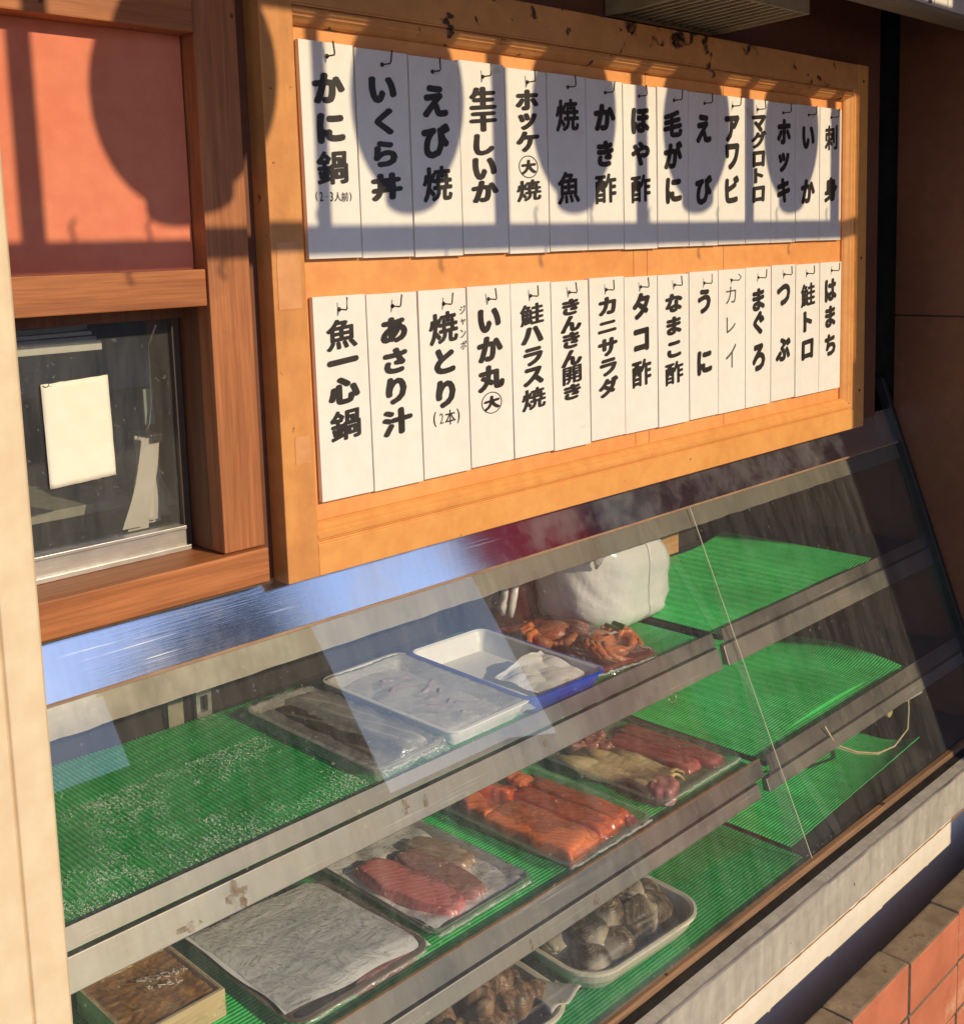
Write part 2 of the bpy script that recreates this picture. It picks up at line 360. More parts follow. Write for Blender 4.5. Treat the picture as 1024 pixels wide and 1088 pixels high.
# ------------------------------------------------------------------ walls and eaves
w = MB().box(-.083, 1.555, .022, .12, -.69, .95)
w.box(1.550, 1.72, .085, .12, -.69, .95, 1); w.box(1.652, 1.72, .0185, .0848, -.659, .95, 1)
tag(w.build('back_wall', [BROWN, BLACK]), 'dark brown shop wall behind and above the orange menu board', 'wall')
rw = thing('side_wall', 'dark brown boarded wall closing the right end of the fish case', 'wall', (1.70, -.7, -1.9))
m = MB().box(1.6375, 1.70, -1.40, .018, -.433, .95); m.box(1.6375, 1.70, -1.40, .018, -1.9, -.436)
m.build('wall_panel', BROWN_B, rw, .002)
MB().box(1.640, 1.70, -1.39, .012, -.4362, -.4328).build('panel_joint', BLACK, rw)
MB().box(1.6365, 1.72, -1.475, -1.402, -1.9, .95).build('corner_post', CREAM_POST, rw, .004)
MB().box(1.631, 1.6374, -.745, -.72, -1.9, .40).build('corner_trim', CREAM, rw, .001)
MB().box(1.628, 1.6374, -.915, -.75, -1.7, .2).build('grey_board', plain('grey_board', (.10, .10, .12), (.15, .15, .17), .6, 4), rw, .001)
rb = MB(); rb.grid(lambda u, v: (1.615 + .006 * math.sin(v * 14), -1.36 + .43 * v, -1.35 + 1.45 * u), 12, 30)
o = rb.build('red_banner', plain('red_cloth', (.62, .012, .03), (.74, .02, .05), .7, 6), None, smooth=True)
sm = o.modifiers.new('thick', 'SOLIDIFY'); sm.thickness = .003
tag(o, 'plain red cloth banner hanging on the brown side wall, mirrored in the steel header', 'banner')

ev = thing('eave', 'dark wooden eave over the shop front', 'roof', (.3, -.5, .95))
MB().box(-1.4, 1.70, -1.02, .12, .95, 1.0).build('soffit', SOFFIT, ev)
MB().box(-1.4, 1.70, -1.06, -1.022, .85, 1.05).build('fascia_board', SOFFIT, ev, .004)

# lantern rail hanging below the eave: throws the lantern shadows on the board
KX, SZ, RY = .165, .46, -.95
def sx(x): return x + KX * -RY
def sz(z): return z - SZ * RY
rk = thing('lantern_rack', 'dark timber rack of thin posts and rails carrying the row of paper lanterns', 'rack', (.5, RY, .75))
MB().box(-.9, 1.60, RY - .02, RY + .02, sz(.041) - .007, sz(.0855)).build('top_rail', WOODX, rk, .002)
MB().box(-.9, sx(1.42), RY - .012, RY + .012, sz(-.2527), sz(-.2252)).build('bottom_rail', WOODX, rk, .002)
MB().box(-.9, sx(1.12), RY - .012, RY + .012, sz(.0855) + .0005, sz(.32)).build('shade_board', WOODX, rk, .002)  # unseen board added to shade the wall above the menu board
for xs, wd in ((-.324, .024), (.0297, .0175), (.348, .027), (.680, .028), (1.004, .026), (1.322, .034), (-.66, .024)):
    MB().box(sx(xs - wd / 2), sx(xs + wd / 2), RY - .012, RY + .0115, sz(-.2255), sz(.041) - .005).build('post', WOODZ, rk)
for xs, s in ((-.28, 1), (-.235, -1), (-.19, 1), (.02, 1), (.235, -1), (.42, 1), (.44, -1), (.55, 1), (.70, 1), (.855, -1), (.90, 1), (1.10, 1), (1.16, -1), (1.29, 1), (-.12, -1)):
    m = MB(); zz = sz(-.2252) if s > 0 else sz(-.2527)
    m.tube([(sx(xs) + .004 * math.sin(k * .9) * (k > 3), RY, zz + s * (k * .0035)) for k in range(9)], .0022, 6)
    m.build('hook', WIRE, rk, smooth=True)
LANT = plain('red_lantern_paper', (.55, .03, .015), (.62, .05, .02), .7, 8)
lab = ['red paper lantern at the left end of the rack, before the serving window', 'red paper lantern shading the tags of かに鍋 and いくら丼', 'red paper lantern shading the 焼魚 tag', 'red paper lantern shading the 毛がに tag', 'red paper lantern at the right end of the rack, shading the ホッキ tag']
for xs, la in zip((-.146, .1777, .5145, .8385, 1.154), lab):
    cx, cz = sx(xs), sz(-.056)
    ln = thing('paper_lantern', la, 'lantern', (cx, RY, cz - .145), 'paper lanterns on the rack')
    loops = []
    for k in range(41):
        q = -.93 + 1.86 * k / 40
        r = (.104 if xs < 0 else .0985) * math.sqrt(max(0, 1 - (q * .965) ** 2)) * (1 + .006 * math.cos(k * math.pi))
        loops.append([(cx + r * math.cos(a * math.pi / 18), RY + r * math.sin(a * math.pi / 18), cz + .119 * q) for a in range(36)])
    MB().loft(loops).build('shade', LANT, ln, smooth=True)
    for z0, z1 in ((-.130, -.095), (.095, .125)):
        MB().loft([[(cx + r * math.cos(a * math.pi / 14), RY + r * math.sin(a * math.pi / 14), cz + z) for a in range(28)] for z, r in ((z0, .044), (z0, .0468), (z1, .0468), (z1, .044))]).build('cap', BLACK, ln)
    MB().tube([(cx + .01, RY, cz - .128), (cx + .011, RY, cz - .136), (cx + .016, RY, cz - .148)], .0025).build('cord', WIRE, ln)

# sign box on the upper right
sg = thing('sign_box', 'cream panelled sign box fixed at the top right above the case', 'sign', (1.37, -.15, .2))
MB().box(1.115, 1.6365, -.183, -.125, .165, .36).build('sign_body', plain('sign_steel', (.22, .19, .14), (.30, .26, .2), .5, 8), sg, .002)
PX = [1.12, 1.215, 1.345, 1.405, 1.50, 1.63]
for a, b_ in zip(PX[:-1], PX[1:]):
    MB().box(a + .0015, b_ - .0015, -.187, -.183, .173, .355).build('sign_panel', TAGM, sg, .0008)
MB().box(1.317, 1.331, -.1885, -.1872, .175, .35).build('mark', plain('violet_mark', (.10, .09, .14), (.14, .12, .18), .5, 8), sg)
MB().box(1.43, 1.47, -.1885, -.1872, .20, .205).build('mark', INK, sg)

# exhaust hood with louvred underside
hd = thing('vent_hood', 'rusty brown vent hood with slatted underside above the menu board', 'vent', (.77, -.05, .1))
HZ = lambda y: .1055 - y * .04
HM = plain('hood_metal', (.22, .165, .08), (.34, .26, .14), .5, 9, spots=(.66, 30), spot_col=(.08, .04, .02))
yf, yb = -.172, .018
m = MB()
m.prism([(yb, HZ(yb) - .004), (yf, HZ(yf) - .004), (yf, HZ(yf) + .03), (yf + .05, .34), (yb, .34)], .612, .618)
m.prism([(yb, HZ(yb) - .004), (yf, HZ(yf) - .004), (yf, HZ(yf) + .03), (yf + .05, .34), (yb, .34)], .900, .906)
m.box(.618, .900, yf, yf + .004, HZ(yf) - .004, HZ(yf) + .12); m.box(.618, .900, yb - .004, yb, HZ(yb) - .004, .3)
m.box(.618, .900, yf + .004, yb - .004, HZ(yf) + .10, HZ(yf) + .104)
m.build('hood_body', HM, hd)
SL = plain('slat_metal', (.55, .47, .32), (.70, .61, .43), .45, 20)
for i in range(13):
    x = .632 + .0215 * i
    m = MB(); m.add([(x, yb - .006, HZ(yb)), (x + .003, yb - .006, HZ(yb)), (x + .003, yf + .006, HZ(yf)), (x, yf + .006, HZ(yf)),
                     (x + .016, yb - .006, HZ(yb) + .014), (x + .019, yb - .006, HZ(yb) + .014), (x + .019, yf + .006, HZ(yf) + .014), (x + .016, yf + .006, HZ(yf) + .014)],
                    [(0, 1, 2, 3), (4, 5, 6, 7), (0, 1, 5, 4), (3, 2, 6, 7), (0, 4, 7, 3), (1, 5, 6, 2)])
    m.build('slat', SL, hd)

# ------------------------------------------------------------------ serving window on the left
wn = thing('serving_window', 'cedar framed serving window with salmon board above the glass', 'window', (-.3, 0, -.65))
MB().box(-.140, -.0835, .002, .09, -.6055, .95).build('post', WOODZ, wn, .0015)
MB().box(-.95, -.0835, -.005, .10, -.650, -.6075).build('sill', WOODX, wn, .002)
MB().box(-.95, -.142, .004, .06, -.311, -.2688).build('transom', WOODX, wn, .0015)
MB().box(-.95, -.142, .029, .05, -.2688, -.004).build('upper_panel', SALMON, wn)
MB().box(-.95, -.142, -.002, .06, -.0065, .95).build('head_beam', WOODX, wn, .002)
MB().box(-.1405, -.138, .03, .088, -.605, -.311).build('jamb_lining', WOOD_DK, wn)
MB().box(-.95, -.141, .0605, .084, -.326, -.3112).build('head_lining', WOOD_DK, wn)
a = MB().box(-.95, -.1525, .066, .082, -.6072, -.5775); a.box(-.95, -.149, .061, .0655, -.6072, -.601)
a.box(-.95, -.1528, .063, .0655, -.5815, -.5770); a.build('sash_rail', ALU_FLAT, wn, .0008)
MB().box(-.1525, -.143, .070, .085, -.605, -.3262).build('sash_stile', plain('dark_sash', (.05, .035, .025), (.08, .055, .04), .5, 10), wn)
MB().box(-.95, -.1525, .0765, .0795, -.5776, -.3262).build('glass_pane', WINGLASS, wn)
MB().prism([(-.002, -.652), (-.007, -.6515), (.015, -.659), (.02, -.652)], -.95, -.081).build('sealant', plain('old_sealant', (.22, .15, .10), (.34, .26, .18), .8, 20, bump=.4), wn)

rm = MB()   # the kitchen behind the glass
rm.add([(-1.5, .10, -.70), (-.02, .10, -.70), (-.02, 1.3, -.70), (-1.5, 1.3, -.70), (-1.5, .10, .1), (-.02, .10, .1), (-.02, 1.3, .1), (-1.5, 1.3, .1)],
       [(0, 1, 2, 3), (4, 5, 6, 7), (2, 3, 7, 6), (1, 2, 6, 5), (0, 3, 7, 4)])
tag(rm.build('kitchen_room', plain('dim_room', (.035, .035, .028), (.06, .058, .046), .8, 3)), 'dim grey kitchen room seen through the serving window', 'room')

# paper things at the window
m = MB(); m.grid(lambda u, v: (-.3145 + .079 * u + .0015 * v, .0745 - .001 * math.sin(u * 3) - .0012 * abs(nz(u, v, 3, 3)), -.387 - .1195 * v + (.0035 * u - .002) * (1 - v) + .004 * u * v + .0009 * nz(u, 0, v, 12) * (v in (0., 1.))), 14, 18)
o = m.build('paper_notice', NOTE, None, smooth=True); s_ = o.modifiers.new('thick', 'SOLIDIFY'); s_.thickness = .0006
tag(o, 'blank cream paper sheet taped to the serving window glass', 'paper')
m = MB()
for x in (-.309, -.303): m.tube([(x + .0035 * math.cos(k), .0733, -.3895 + .0028 * math.sin(k)) for k in (-2.8, -2., -1.2, -.4, .3)], .0006, 5)
m.build('pen_mark', INK, o)
PXF = Matrix.Translation((-.0535, -.11, .0088))
sh = thing('wall_shelf', 'narrow cream shelf inside the window carrying a pile of papers', 'shelf', (-.3, .3, -.37))
MB().box(-.60, -.178, .2, .40, -.3665, -.356).build('board', NOTE, sh, .001, xf=PXF)
MB().box(-.60, -.182, .36, .40, -.40, -.3667).build('bracket', DARKBACK, sh, xf=PXF)
for i, (dz, th, c) in enumerate(((0, .005, (.42, .40, .40)), (.0056, .004, (.62, .6, .58)), (.0102, .0055, (.35, .40, .36)))):
    m = MB()
    ex = -.182 - .003 * i
    m.grid(lambda u, v: (-.55 + (ex + .55) * u, .205 + .004 * i + .17 * v, -.3555 + dz + th + (.003 * i) * max(0, u - .6)), 10, 4)
    m.grid(lambda u, v: (-.55 + (ex + .55) * u, .205 + .004 * i + .17 * v, -.3555 + dz + (.003 * i) * max(0, u - .6)), 10, 4)
    m.grid(lambda u, v: (-.55 + (ex + .55) * u, .205 + .004 * i, -.3555 + dz + th * v + (.003 * i) * max(0, u - .6)), 10, 1)
    m.grid(lambda u, v: (ex, .205 + .004 * i + .17 * u, -.3555 + dz + th * v + .0012 * i), 2, 1)
    tag(m.build('paper_pile', plain('paper_pile_%d' % i, tuple(x * .9 for x in c), c, .8, 20, (1, 1, 60), .2), None, xf=PXF),
        ['grey bundle of papers at the bottom of the pile on the window shelf', 'white bundle of papers in the middle of the pile on the window shelf', 'greenish folder on top of the pile on the window shelf'][i], 'papers')
m = MB(); m.grid(lambda u, v: (-.24 + .053 * u, .215 + .12 * v, -.3375 + .0205 * u ** 3), 14, 6)
o = m.build('curled_sheet', NOTE, None, smooth=True, xf=PXF); s_ = o.modifiers.new('thick', 'SOLIDIFY'); s_.thickness = .0005
tag(o, 'cream sheet with curled-up corner on top of the window shelf papers', 'paper')
m = MB().box(-.60, -.154, .2, .5, -.5725, -.560)
tag(m.build('work_shelf', plain('worn_shelf', (.30, .29, .22), (.40, .38, .3), .6, 8), None, .001), 'grey-green low shelf edge behind the window glass', 'shelf')
# bundle of order slips hanging from a clip
hb = thing('order_slips', 'bunch of cream order slips hanging from a clip inside the window', 'papers', (-.17, .11, -.59))
for i in range(9):
    f_ = (i - 4) / 4
    m = MB()
    m.grid(lambda u, v: (-.168 + (u - .5) * (.024 + .003 * v) + f_ * (.006 + .031 * v ** 1.2) + .0015 * math.sin(5 * v + i), .098 + .006 * i + .002 * math.sin(7 * v + 2 * i) + .004 * v * f_, -.470 - (.105 + .006 * math.sin(i * 2.1)) * v), 4, 12)
    c = R.uniform(.74, .88)
    m.build('slip', plain('slip_%d' % i, (c * .95, c * .84, c * .70), (c, c * .92, c * .8), .8, 20), hb, smooth=True)
MB().box(-.176, -.160, .094, .15, -.476, -.466).build('clip', plain('clip', (.10, .09, .09), (.18, .16, .15), .3, 20, metal=.8), hb, .001)
MB().tube([(-.168, .12, -.467), (-.162, .12, -.455), (-.158, .12, -.43), (-.156, .12, -.36), (-.156, .1, -.335)], .0012).build('wire', plain('bright_wire', (.5, .5, .48), (.7, .7, .66), .3, 20, metal=.9), hb, smooth=True)
MB().box(-.165, -.152, .125, .129, -.458, -.414).build('label_strip', plain('strip', (.32, .36, .3), (.42, .46, .38), .5, 20), hb, .0005)

# ------------------------------------------------------------------ menu board
bd = thing('menu_board', 'orange painted wooden menu board holding two rows of white tags', 'menu board', (.68, 0, -.66))
m = MB()
seams = [-.012, .665, .702, .93, 1.396]
for a_, b_ in zip(seams[:-1], seams[1:]): m.box(a_ + .0006, b_ - .0006, .009, .02, -.60, .03)
m.build('back_panel', PANEL, bd)
MB().box(-.0605, -.0125, -.0105, .022, -.6595, .092).build('stile', [ORANGE_SIDE], bd, .0015)
MB().box(1.3965, 1.438, -.0105, .022, -.6595, .092).build('stile', [ORANGE], bd, .0015)
MB().box(-.0122, 1.3963, -.0100, .0215, -.6595, -.6185).build('rail', [ORANGE], bd, .0015)
MB().box(-.0122, 1.3963, -.0100, .0215, .0415, .0915).build('rail', [ORANGE_TOP], bd, .0015)
def ovolo(inner, outer):  # profile across (depth y, position) from rail face to panel
    s_ = 1 if inner > outer else -1; w_ = abs(inner - outer)
    p = [(-.0085, 0), (-.0085, .10), (-.0050, .12), (-.0050, .22), (-.0100, .25), (-.0105, .43), (-.0070, .53), (-.0070, .62), (-.0035, .72), (.001, .9), (.005, 1.), (.0195, 1.), (.0195, 0)]
    return [(y, outer + s_ * w_ * q) for y, q in p]
MB().prism(ovolo(-.593, -.6184), -.0121, 1.380).build('moulding', ORANGE, bd)
MB().prism(ovolo(.0185, .0414), -.0121, 1.380).build('moulding', ORANGE_TOP, bd)
MB().prism_z([(q, y) for y, q in ovolo(1.3625, 1.3964)], -.6183, .0413).build('moulding', ORANGE, bd)
for z_ in (-.58, -.30, .06):
    MB().loft([[(1.417 + r * math.cos(q), y, z_ + r * math.sin(q)) for q in [2 * math.pi * j / 10 for j in range(10)]] for r, y in ((.003, -.0104), (.0028, -.0115), (.001, -.012))]).build('nail_head', WIRE, bd)
# patches of tape and knocks on the paint
for (x0, x1, z0, z1) in ((-.053, -.023, -.262, -.2405), (-.054, -.020, -.321, -.262), (-.041, -.018, -.512, -.478)):
    MB().box(x0, x1, -.0112, -.0103, z0, z1).build('paint_patch', plain('paint_patch', (.58, .26, .10), (.68, .33, .14), .45, 12), bd)

def sootmat():
    m, t, out = nt('soot_dull')
    p = principled(t, None, (.018, .010, .006), .8)
    tr = N(t, 'ShaderNodeBsdfTransparent'); mx = N(t, 'ShaderNodeMixShader')
    L(t, ramp(t, noise_n(t, coords(t, (1, 1, .55)), 26, 6, .65, .6), [(.52, grey(0)), (.60, grey(.8))]), mx.inputs[0]); L(t, tr.outputs[0], mx.inputs[1]); L(t, p.outputs[0], mx.inputs[2]); L(t, mx.outputs[0], out.inputs[0])
    return m
m = MB(); m.grid(lambda u, v: (.56 + .46 * u, -.0104, .0915 - (.016 + .030 * (.5 + nz(u * 9, 2, 3)) * math.sin(math.pi * u)) * v), 60, 6)
m.build('soot_stain', sootmat(), bd)

# ------------------------------------------------------------------ menu tags
GL = {}
_dg = bpy.context.evaluated_depsgraph_get
def glyph(ch, off):
    k = (ch, off)
    if k not in GL:
        c = bpy.data.curves.new('t', 'FONT'); c.body = ch; c.size = 1; c.offset = off; c.resolution_u = 3
        o = bpy.data.objects.new('t', c); COL.objects.link(o); bpy.context.view_layer.update()
        me = bpy.data.meshes.new_from_object(o.evaluated_get(_dg()))
        vs = [v.co.copy() for v in me.vertices]; fs = [tuple(p.vertices) for p in me.polygons]
        bpy.data.objects.remove(o); bpy.data.curves.remove(c); bpy.data.meshes.remove(me)
        xs = [v.x for v in vs]; ys = [v.y for v in vs]
        GL[k] = (vs, fs, min(xs), max(xs), min(ys), max(ys))
    return GL[k]
EM = glyph('鍋', .0); EMH = (EM[5] - EM[4]) / .95
DENSE = '鍋焼魚酢鮭開刺'
def put(par, mat, ch, xc, zc, h, wem, y, bold=.074, lean=.10, kind='character'):
    """one brush character: the glyph thickened by laying shifted copies over one another"""
    b_ = (bold * .5 if ch in DENSE else bold)
    vs, fs, x0, x1, y0, y1 = glyph(ch, 0)
    thin = ch in '一ニー' or (y1 - y0) < .55 * EMH
    r_ = b_ * EMH
    sz_ = (h / .95 / EMH) if thin else h / (y1 - y0 + 2 * r_)
    sx_ = wem / EMH * (1 - b_)
    cx, cy = (x0 + x1) / 2, (y0 + y1) / 2
    mb = MB(); n = 9 if b_ > .006 else 1
    for k in range(n):
        q = 2 * math.pi * k / 8
        # brush strokes: heavier downwards right
        ox, oy = (0, 0) if k == n - 1 else (r_ * math.cos(q), r_ * .8 * math.sin(q))
        out = []
        for v in vs:
            a, b = (v.x + ox - cx) * sx_, (v.y + oy - cy) * sz_
            a2 = a * (1 + .10 * nz(v.x * 2, v.y * 2, ord(ch[0]) % 17)); b2 = b + a * lean
            out.append((xc + a2, y - .00002 * k, zc + b2))
        mb.add(out, fs)
    return mb.build(kind, mat, par)
ROW = ('top row', 'bottom row')
ORD = ['first', 'second', 'third', 'fourth', 'fifth', 'sixth', 'seventh', 'eighth', 'ninth', 'tenth', 'eleventh', 'twelfth', 'thirteenth', 'fourteenth', 'fifteenth']
for i, (x0, x1, zt, zb, cs) in enumerate(TAGS):
    word = ''.join(c for c, *_ in cs).replace('@', '').replace('~', '').replace('^ジャンボ', '').replace('(2~3人前)', '').replace('(2本)', '')
    t_ = thing('menu_tag', 'white wooden menu tag reading %s, %s from the left in the %s' % (word, ORD[i % 15], ROW[i // 15]), 'menu tag', ((x0 + x1) / 2, 0, zb), 'white menu tags on the board')
    dz = R.uniform(-.0012, .0012); tl = R.uniform(-.0012, .0012); yy = R.uniform(0, .0012)
    m = MB()
    a, b = x0 + .0011, x1 - .0011
    vs = [(a, yy, zb + dz), (b, yy, zb + dz), (b + tl, yy, zt + dz), (a + tl, yy, zt + dz)]
    vs += [(x, .0075, z) for x, _, z in vs]
    m.add(vs, [(0, 1, 2, 3), (7, 6, 5, 4), (0, 4, 5, 1), (1, 5, 6, 2), (2, 6, 7, 3), (3, 7, 4, 0)])
    m.build('board', TAGM, t_, .0007)
    xc = (x0 + x1) / 2; wem = (x1 - x0) * .60
    ya = yy - .0005
    for ch, z, h in cs:
        if ch[0] == '@':
            n = 40; w_, h_ = (x1 - x0) * .235, h * .5
            ring = [[(xc + w_ * k * math.cos(2 * math.pi * q / n), ya, z + h_ * k * math.sin(2 * math.pi * q / n)) for q in range(n)] for k in (.92, 1.)]
            MB().loft(ring, False, False).build('ring', INK, t_); put(t_, INK, ch[1], xc, z, h * .66, wem * .62, ya)
        elif ch[0] == '~': put(t_, INKTHIN, ch[1], xc - .004, z, h, wem * .8, ya, .003, .05)
        elif ch[0] == '^':
            for k, c2 in enumerate(ch[1:]): put(t_, INK, c2, x1 - .0085, z + .025 - .0165 * k, .012 if c2 != 'ャ' else .009, .013, ya, .016)
        elif ch[0] == '(':
            n = len(ch); tot = (x1 - x0) * (.70 if n > 5 else .62); wd = [.6 if c in '()' else (.7 if c in '23~' else 1.) for c in ch]
            x = xc - tot / 2; u = tot / sum(wd)
            for c2, q in zip(ch, wd):
                if c2 == '2' and n < 6: put(t_, INKTHIN, c2, x + q * u / 2, z, h * .7, u * .9, ya, .0, .05)
                else: put(t_, INK, c2, x + q * u / 2, z, h * (1. if c2 != '~' else .28), u * 1.05, ya, .012, .05)
                x += q * u
        else: put(t_, INK, ch, xc, z, h, wem, ya)
    hx = xc + R.uniform(-.004, .004); hz = zt - .0175 + R.uniform(-.002, .001)
    k = R.uniform(-.003, .003)
    if i == 25: pts = [(hx, .001, hz), (hx, -.015, hz), (hx + .004, -.017, hz + .006), (hx - .003, -.016, hz + .011)]
    else: pts = [(hx, .001, hz), (hx, -.0145, hz - .0005), (hx + k * .2, -.0162, hz + .0015), (hx + k, -.0162, hz + .0155)]
    m = MB().tube(pts, .00105, 7)
    m.loft([[(hx + r * math.cos(q), y, hz + r * math.sin(q)) for q in [2 * math.pi * j / 10 for j in range(10)]] for y, r in ((yy + .0, .003), (yy - .0012, .0028), (yy - .0018, .0012))])
    m.build('hook', WIRE, bd, smooth=True)

# ------------------------------------------------------------------ fish display case
GY = lambda z: .256 + .358 * z            # the sloping glass plane
X0, X1 = -.80, 1.636
cs_ = thing('fish_case', 'stainless steel fish display case with sloping glass below the board', 'display case', (.4, 0, -1.9))
m = MB()
m.add([(X0, GY(-.6475) + .001, -.6475), (X1, GY(-.6475) + .001, -.6475), (X1, GY(-.7205), -.7205), (X0, GY(-.7205), -.7205),
       (X0, .06, -.6475), (X1, .06, -.6475), (X1, .06, -.7205), (X0, .06, -.7205)], [(0, 1, 2, 3), (0, 4, 5, 1), (3, 2, 6, 7)])
m.build('header', STEEL, cs_)
MB().prism([(GY(-.7205) - .0008, -.7195), (GY(-.7225) - .0012, -.7228), (GY(-.7225) + .02, -.7228), (GY(-.7205) + .02, -.7195)], X0, X1).build('header_edge', plain('rusty_edge', (.20, .11, .06), (.36, .22, .13), .6, 18, (1, 20, 20), .3), cs_)
m = MB(); m.grid(lambda u, v: (X0 + (X1 - X0) * u, GY(-.7228 - .035 * v) + .0075, -.7228 - .0335 * v - .0025 * v * (.5 + nz(u * 60, 0, 2)) ), 160, 4)
m.build('glass_channel', OLIVE, cs_)
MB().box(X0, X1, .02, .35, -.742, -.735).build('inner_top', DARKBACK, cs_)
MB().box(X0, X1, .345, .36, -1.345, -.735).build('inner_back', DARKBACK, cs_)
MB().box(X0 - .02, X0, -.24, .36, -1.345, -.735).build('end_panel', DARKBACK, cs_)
MB().box(X1 + .0002, X1 + .02, .0185, .36, -1.345, -.66).build('end_panel', BROWN_B, cs_)
def shelf(xa, xb, z, yf, name):
    s = MB().box(xa, xb, yf, .344, z - .004, z).build(name, SHELF, cs_)
for xa, xb, gz in ((X0, .776, 0), (.806, X1, .0)):
    shelf(xa, xb, -.9505, GY(-.94) + .016, 'shelf')
    y = GY(-.932) + .0115
    m = MB(); m.prism([(y, -.9325), (y + .002, -.9325), (GY(-.954) + .0135, -.954), (GY(-.954) + .0115, -.954)], xa, xb); m.build('shelf_lip', STEEL2, cs_)
    m = MB(); m.prism([(GY(-.9575) + .008, -.9575), (GY(-.9575) + .018, -.9575), (GY(-.991) + .022, -.991), (GY(-.991) + .008, -.991)], xa - (.012 if xa > 0 else 0), xb); m.build('lamp_cover', STEEL3, cs_, .0012)
for xa, xb, gz in ((X0, .778, 0), (.828, X1, 0)):
    shelf(xa, xb if xa > 0 else .80, -1.1685, GY(-1.155) + .016, 'shelf')
    m = MB(); m.prism([(GY(-1.150) + .0115, -1.1505), (GY(-1.150) + .0135, -1.1505), (GY(-1.178) + .0135, -1.178), (GY(-1.178) + .0115, -1.178)], xa, xb if xa > 0 else .805); m.build('shelf_lip', STEEL2, cs_)
    if xa < 0:
        MB().prism([(GY(-1.149) + .0107, -1.1493), (GY(-1.149) + .015, -1.1493), (GY(-1.149) + .015, -1.1507), (GY(-1.149) + .0107, -1.1507)], xa, .805).build('lip_edge', EDGE_RUST, cs_)
    m = MB(); m.prism([(GY(-1.181) + .008, -1.181), (GY(-1.181) + .018, -1.181), (GY(-1.203) + .022, -1.203), (GY(-1.203) + .008, -1.203)], xa - (.025 if xa > 0 else 0), xb); m.build('lamp_cover', STEEL3, cs_, .0012)
MB().box(X0, X1, -.215, .345, -1.345, -1.338).build('case_floor', SHELF, cs_)
for x in (.012, .80): 
    m = MB().box(x - .013, x - .0065, .333, .343, -.95, -.742); m.box(x + .0065, x + .013, .333, .343, -.95, -.742)
    for k in range(7): m.box(x - .0065, x + .0065, .333, .343, -.95 + .034 * k, -.942 + .034 * k)
    m.build('slotted_upright', ALU_FLAT, cs_)
MB().box(-.05, -.025, .33, .344, -.95, -.742).build('inner_post', plain('inner_post', (.25, .21, .16), (.35, .3, .22), .6, 20), cs_)
for x in (.79,):
    MB().box(x - .006, x + .008, -.03, .34, -1.168, -.956).build('divider', BROWN, cs_) if False else None
# panes
def pane(xa, xb, dy, xb_low=None, label=None):
    xl = xb if xb_low is None else xb_low
    zt, zb = -.7215, -1.3315
    m = MB()
    A, B_, C_, D = (xa, GY(zt) + dy, zt), (xb, GY(zt) + dy, zt), (xl, GY(zb) + dy, zb), (xa, GY(zb) + dy, zb)
    m.add([A, B_, C_, D], [(0, 1, 2, 3)])
    e = .0022
    def strip(p, q, s): m.add([p, q, (q[0] + s, q[1] - .0004, q[2]), (p[0] + s, p[1] - .0004, p[2])], [(0, 1, 2, 3)], 1)
    if xb < 1.5: strip(B_, C_, -e)
    m.build('glass_pane', [GLASS, PANE_EDGE], cs_)
pane(X0, .805, 0., .856)
pane(.812, X1, .0055)
# black gasket down the right wall and the bottom track
m = MB(); m.add([(X1 - .014, GY(z) + o, z) for z in (-.575, -1.335) for o in (-.012, .014)] + [(X1 + .001, GY(z) + o, z) for z in (-.575, -1.335) for o in (-.012, .014)],
                [(0, 1, 3, 2), (4, 5, 7, 6), (0, 2, 6, 4), (1, 3, 7, 5), (0, 1, 5, 4), (2, 3, 7, 6)]); m.build('end_gasket', BLACK, cs_, .002)
TRK = wood('track_wood', (.10, .055, .03), (.30, .17, .09), 0, .6, dark=(.05, .03, .02), bump=.5)
MB().prism([(-.2155, -1.334), (-.2155, -1.326), (-.224, -1.327), (-.2265, -1.336), (-.2265, -1.345), (-.2155, -1.345)], X0, X1).build('track', TRK, cs_)
MB().prism([(-.2268, -1.3365), (-.2405, -1.340), (-.2405, -1.35), (-.2268, -1.35)], X0, X1).build('track', BLACK, cs_)
SILL = plain('old_aluminium', (.40, .375, .325), (.58, .545, .475), .55, 5, (9, 9, 1.2), .1, 40, metal=.35, spots=(.73, 60), spot_col=(.2, .13, .08))
MB().prism([(-.2407, -1.340), (-.262, -1.3425), (-.262, -1.36), (-.2407, -1.36)], X0, X1).build('front_sill', SILL, cs_)
m = MB(); m.box(X0, X1, -.2615, -.255, -1.428, -1.346); m.build('front_strip', SILL, cs_, .001)
MB().prism([(-.2621, -1.3415), (-.2646, -1.3425), (-.2646, -1.3455), (-.2621, -1.3465)], X0, X1).build('sill_nosing', ALU, cs_)
m = MB(); m.grid(lambda u, v: (X0 + (X1 - X0) * u, -.2625 - .0016 * abs(nz(u * 30, v, 1, 2)), -1.428 - .004 * v - .002 * nz(u * 90, v, 4)), 200, 2); m.build('sealant', EDGE_RUST, cs_)
MB().box(X0, X1, -.225, -.20, -1.9, -1.43).build('base_wall', CREAM, cs_)
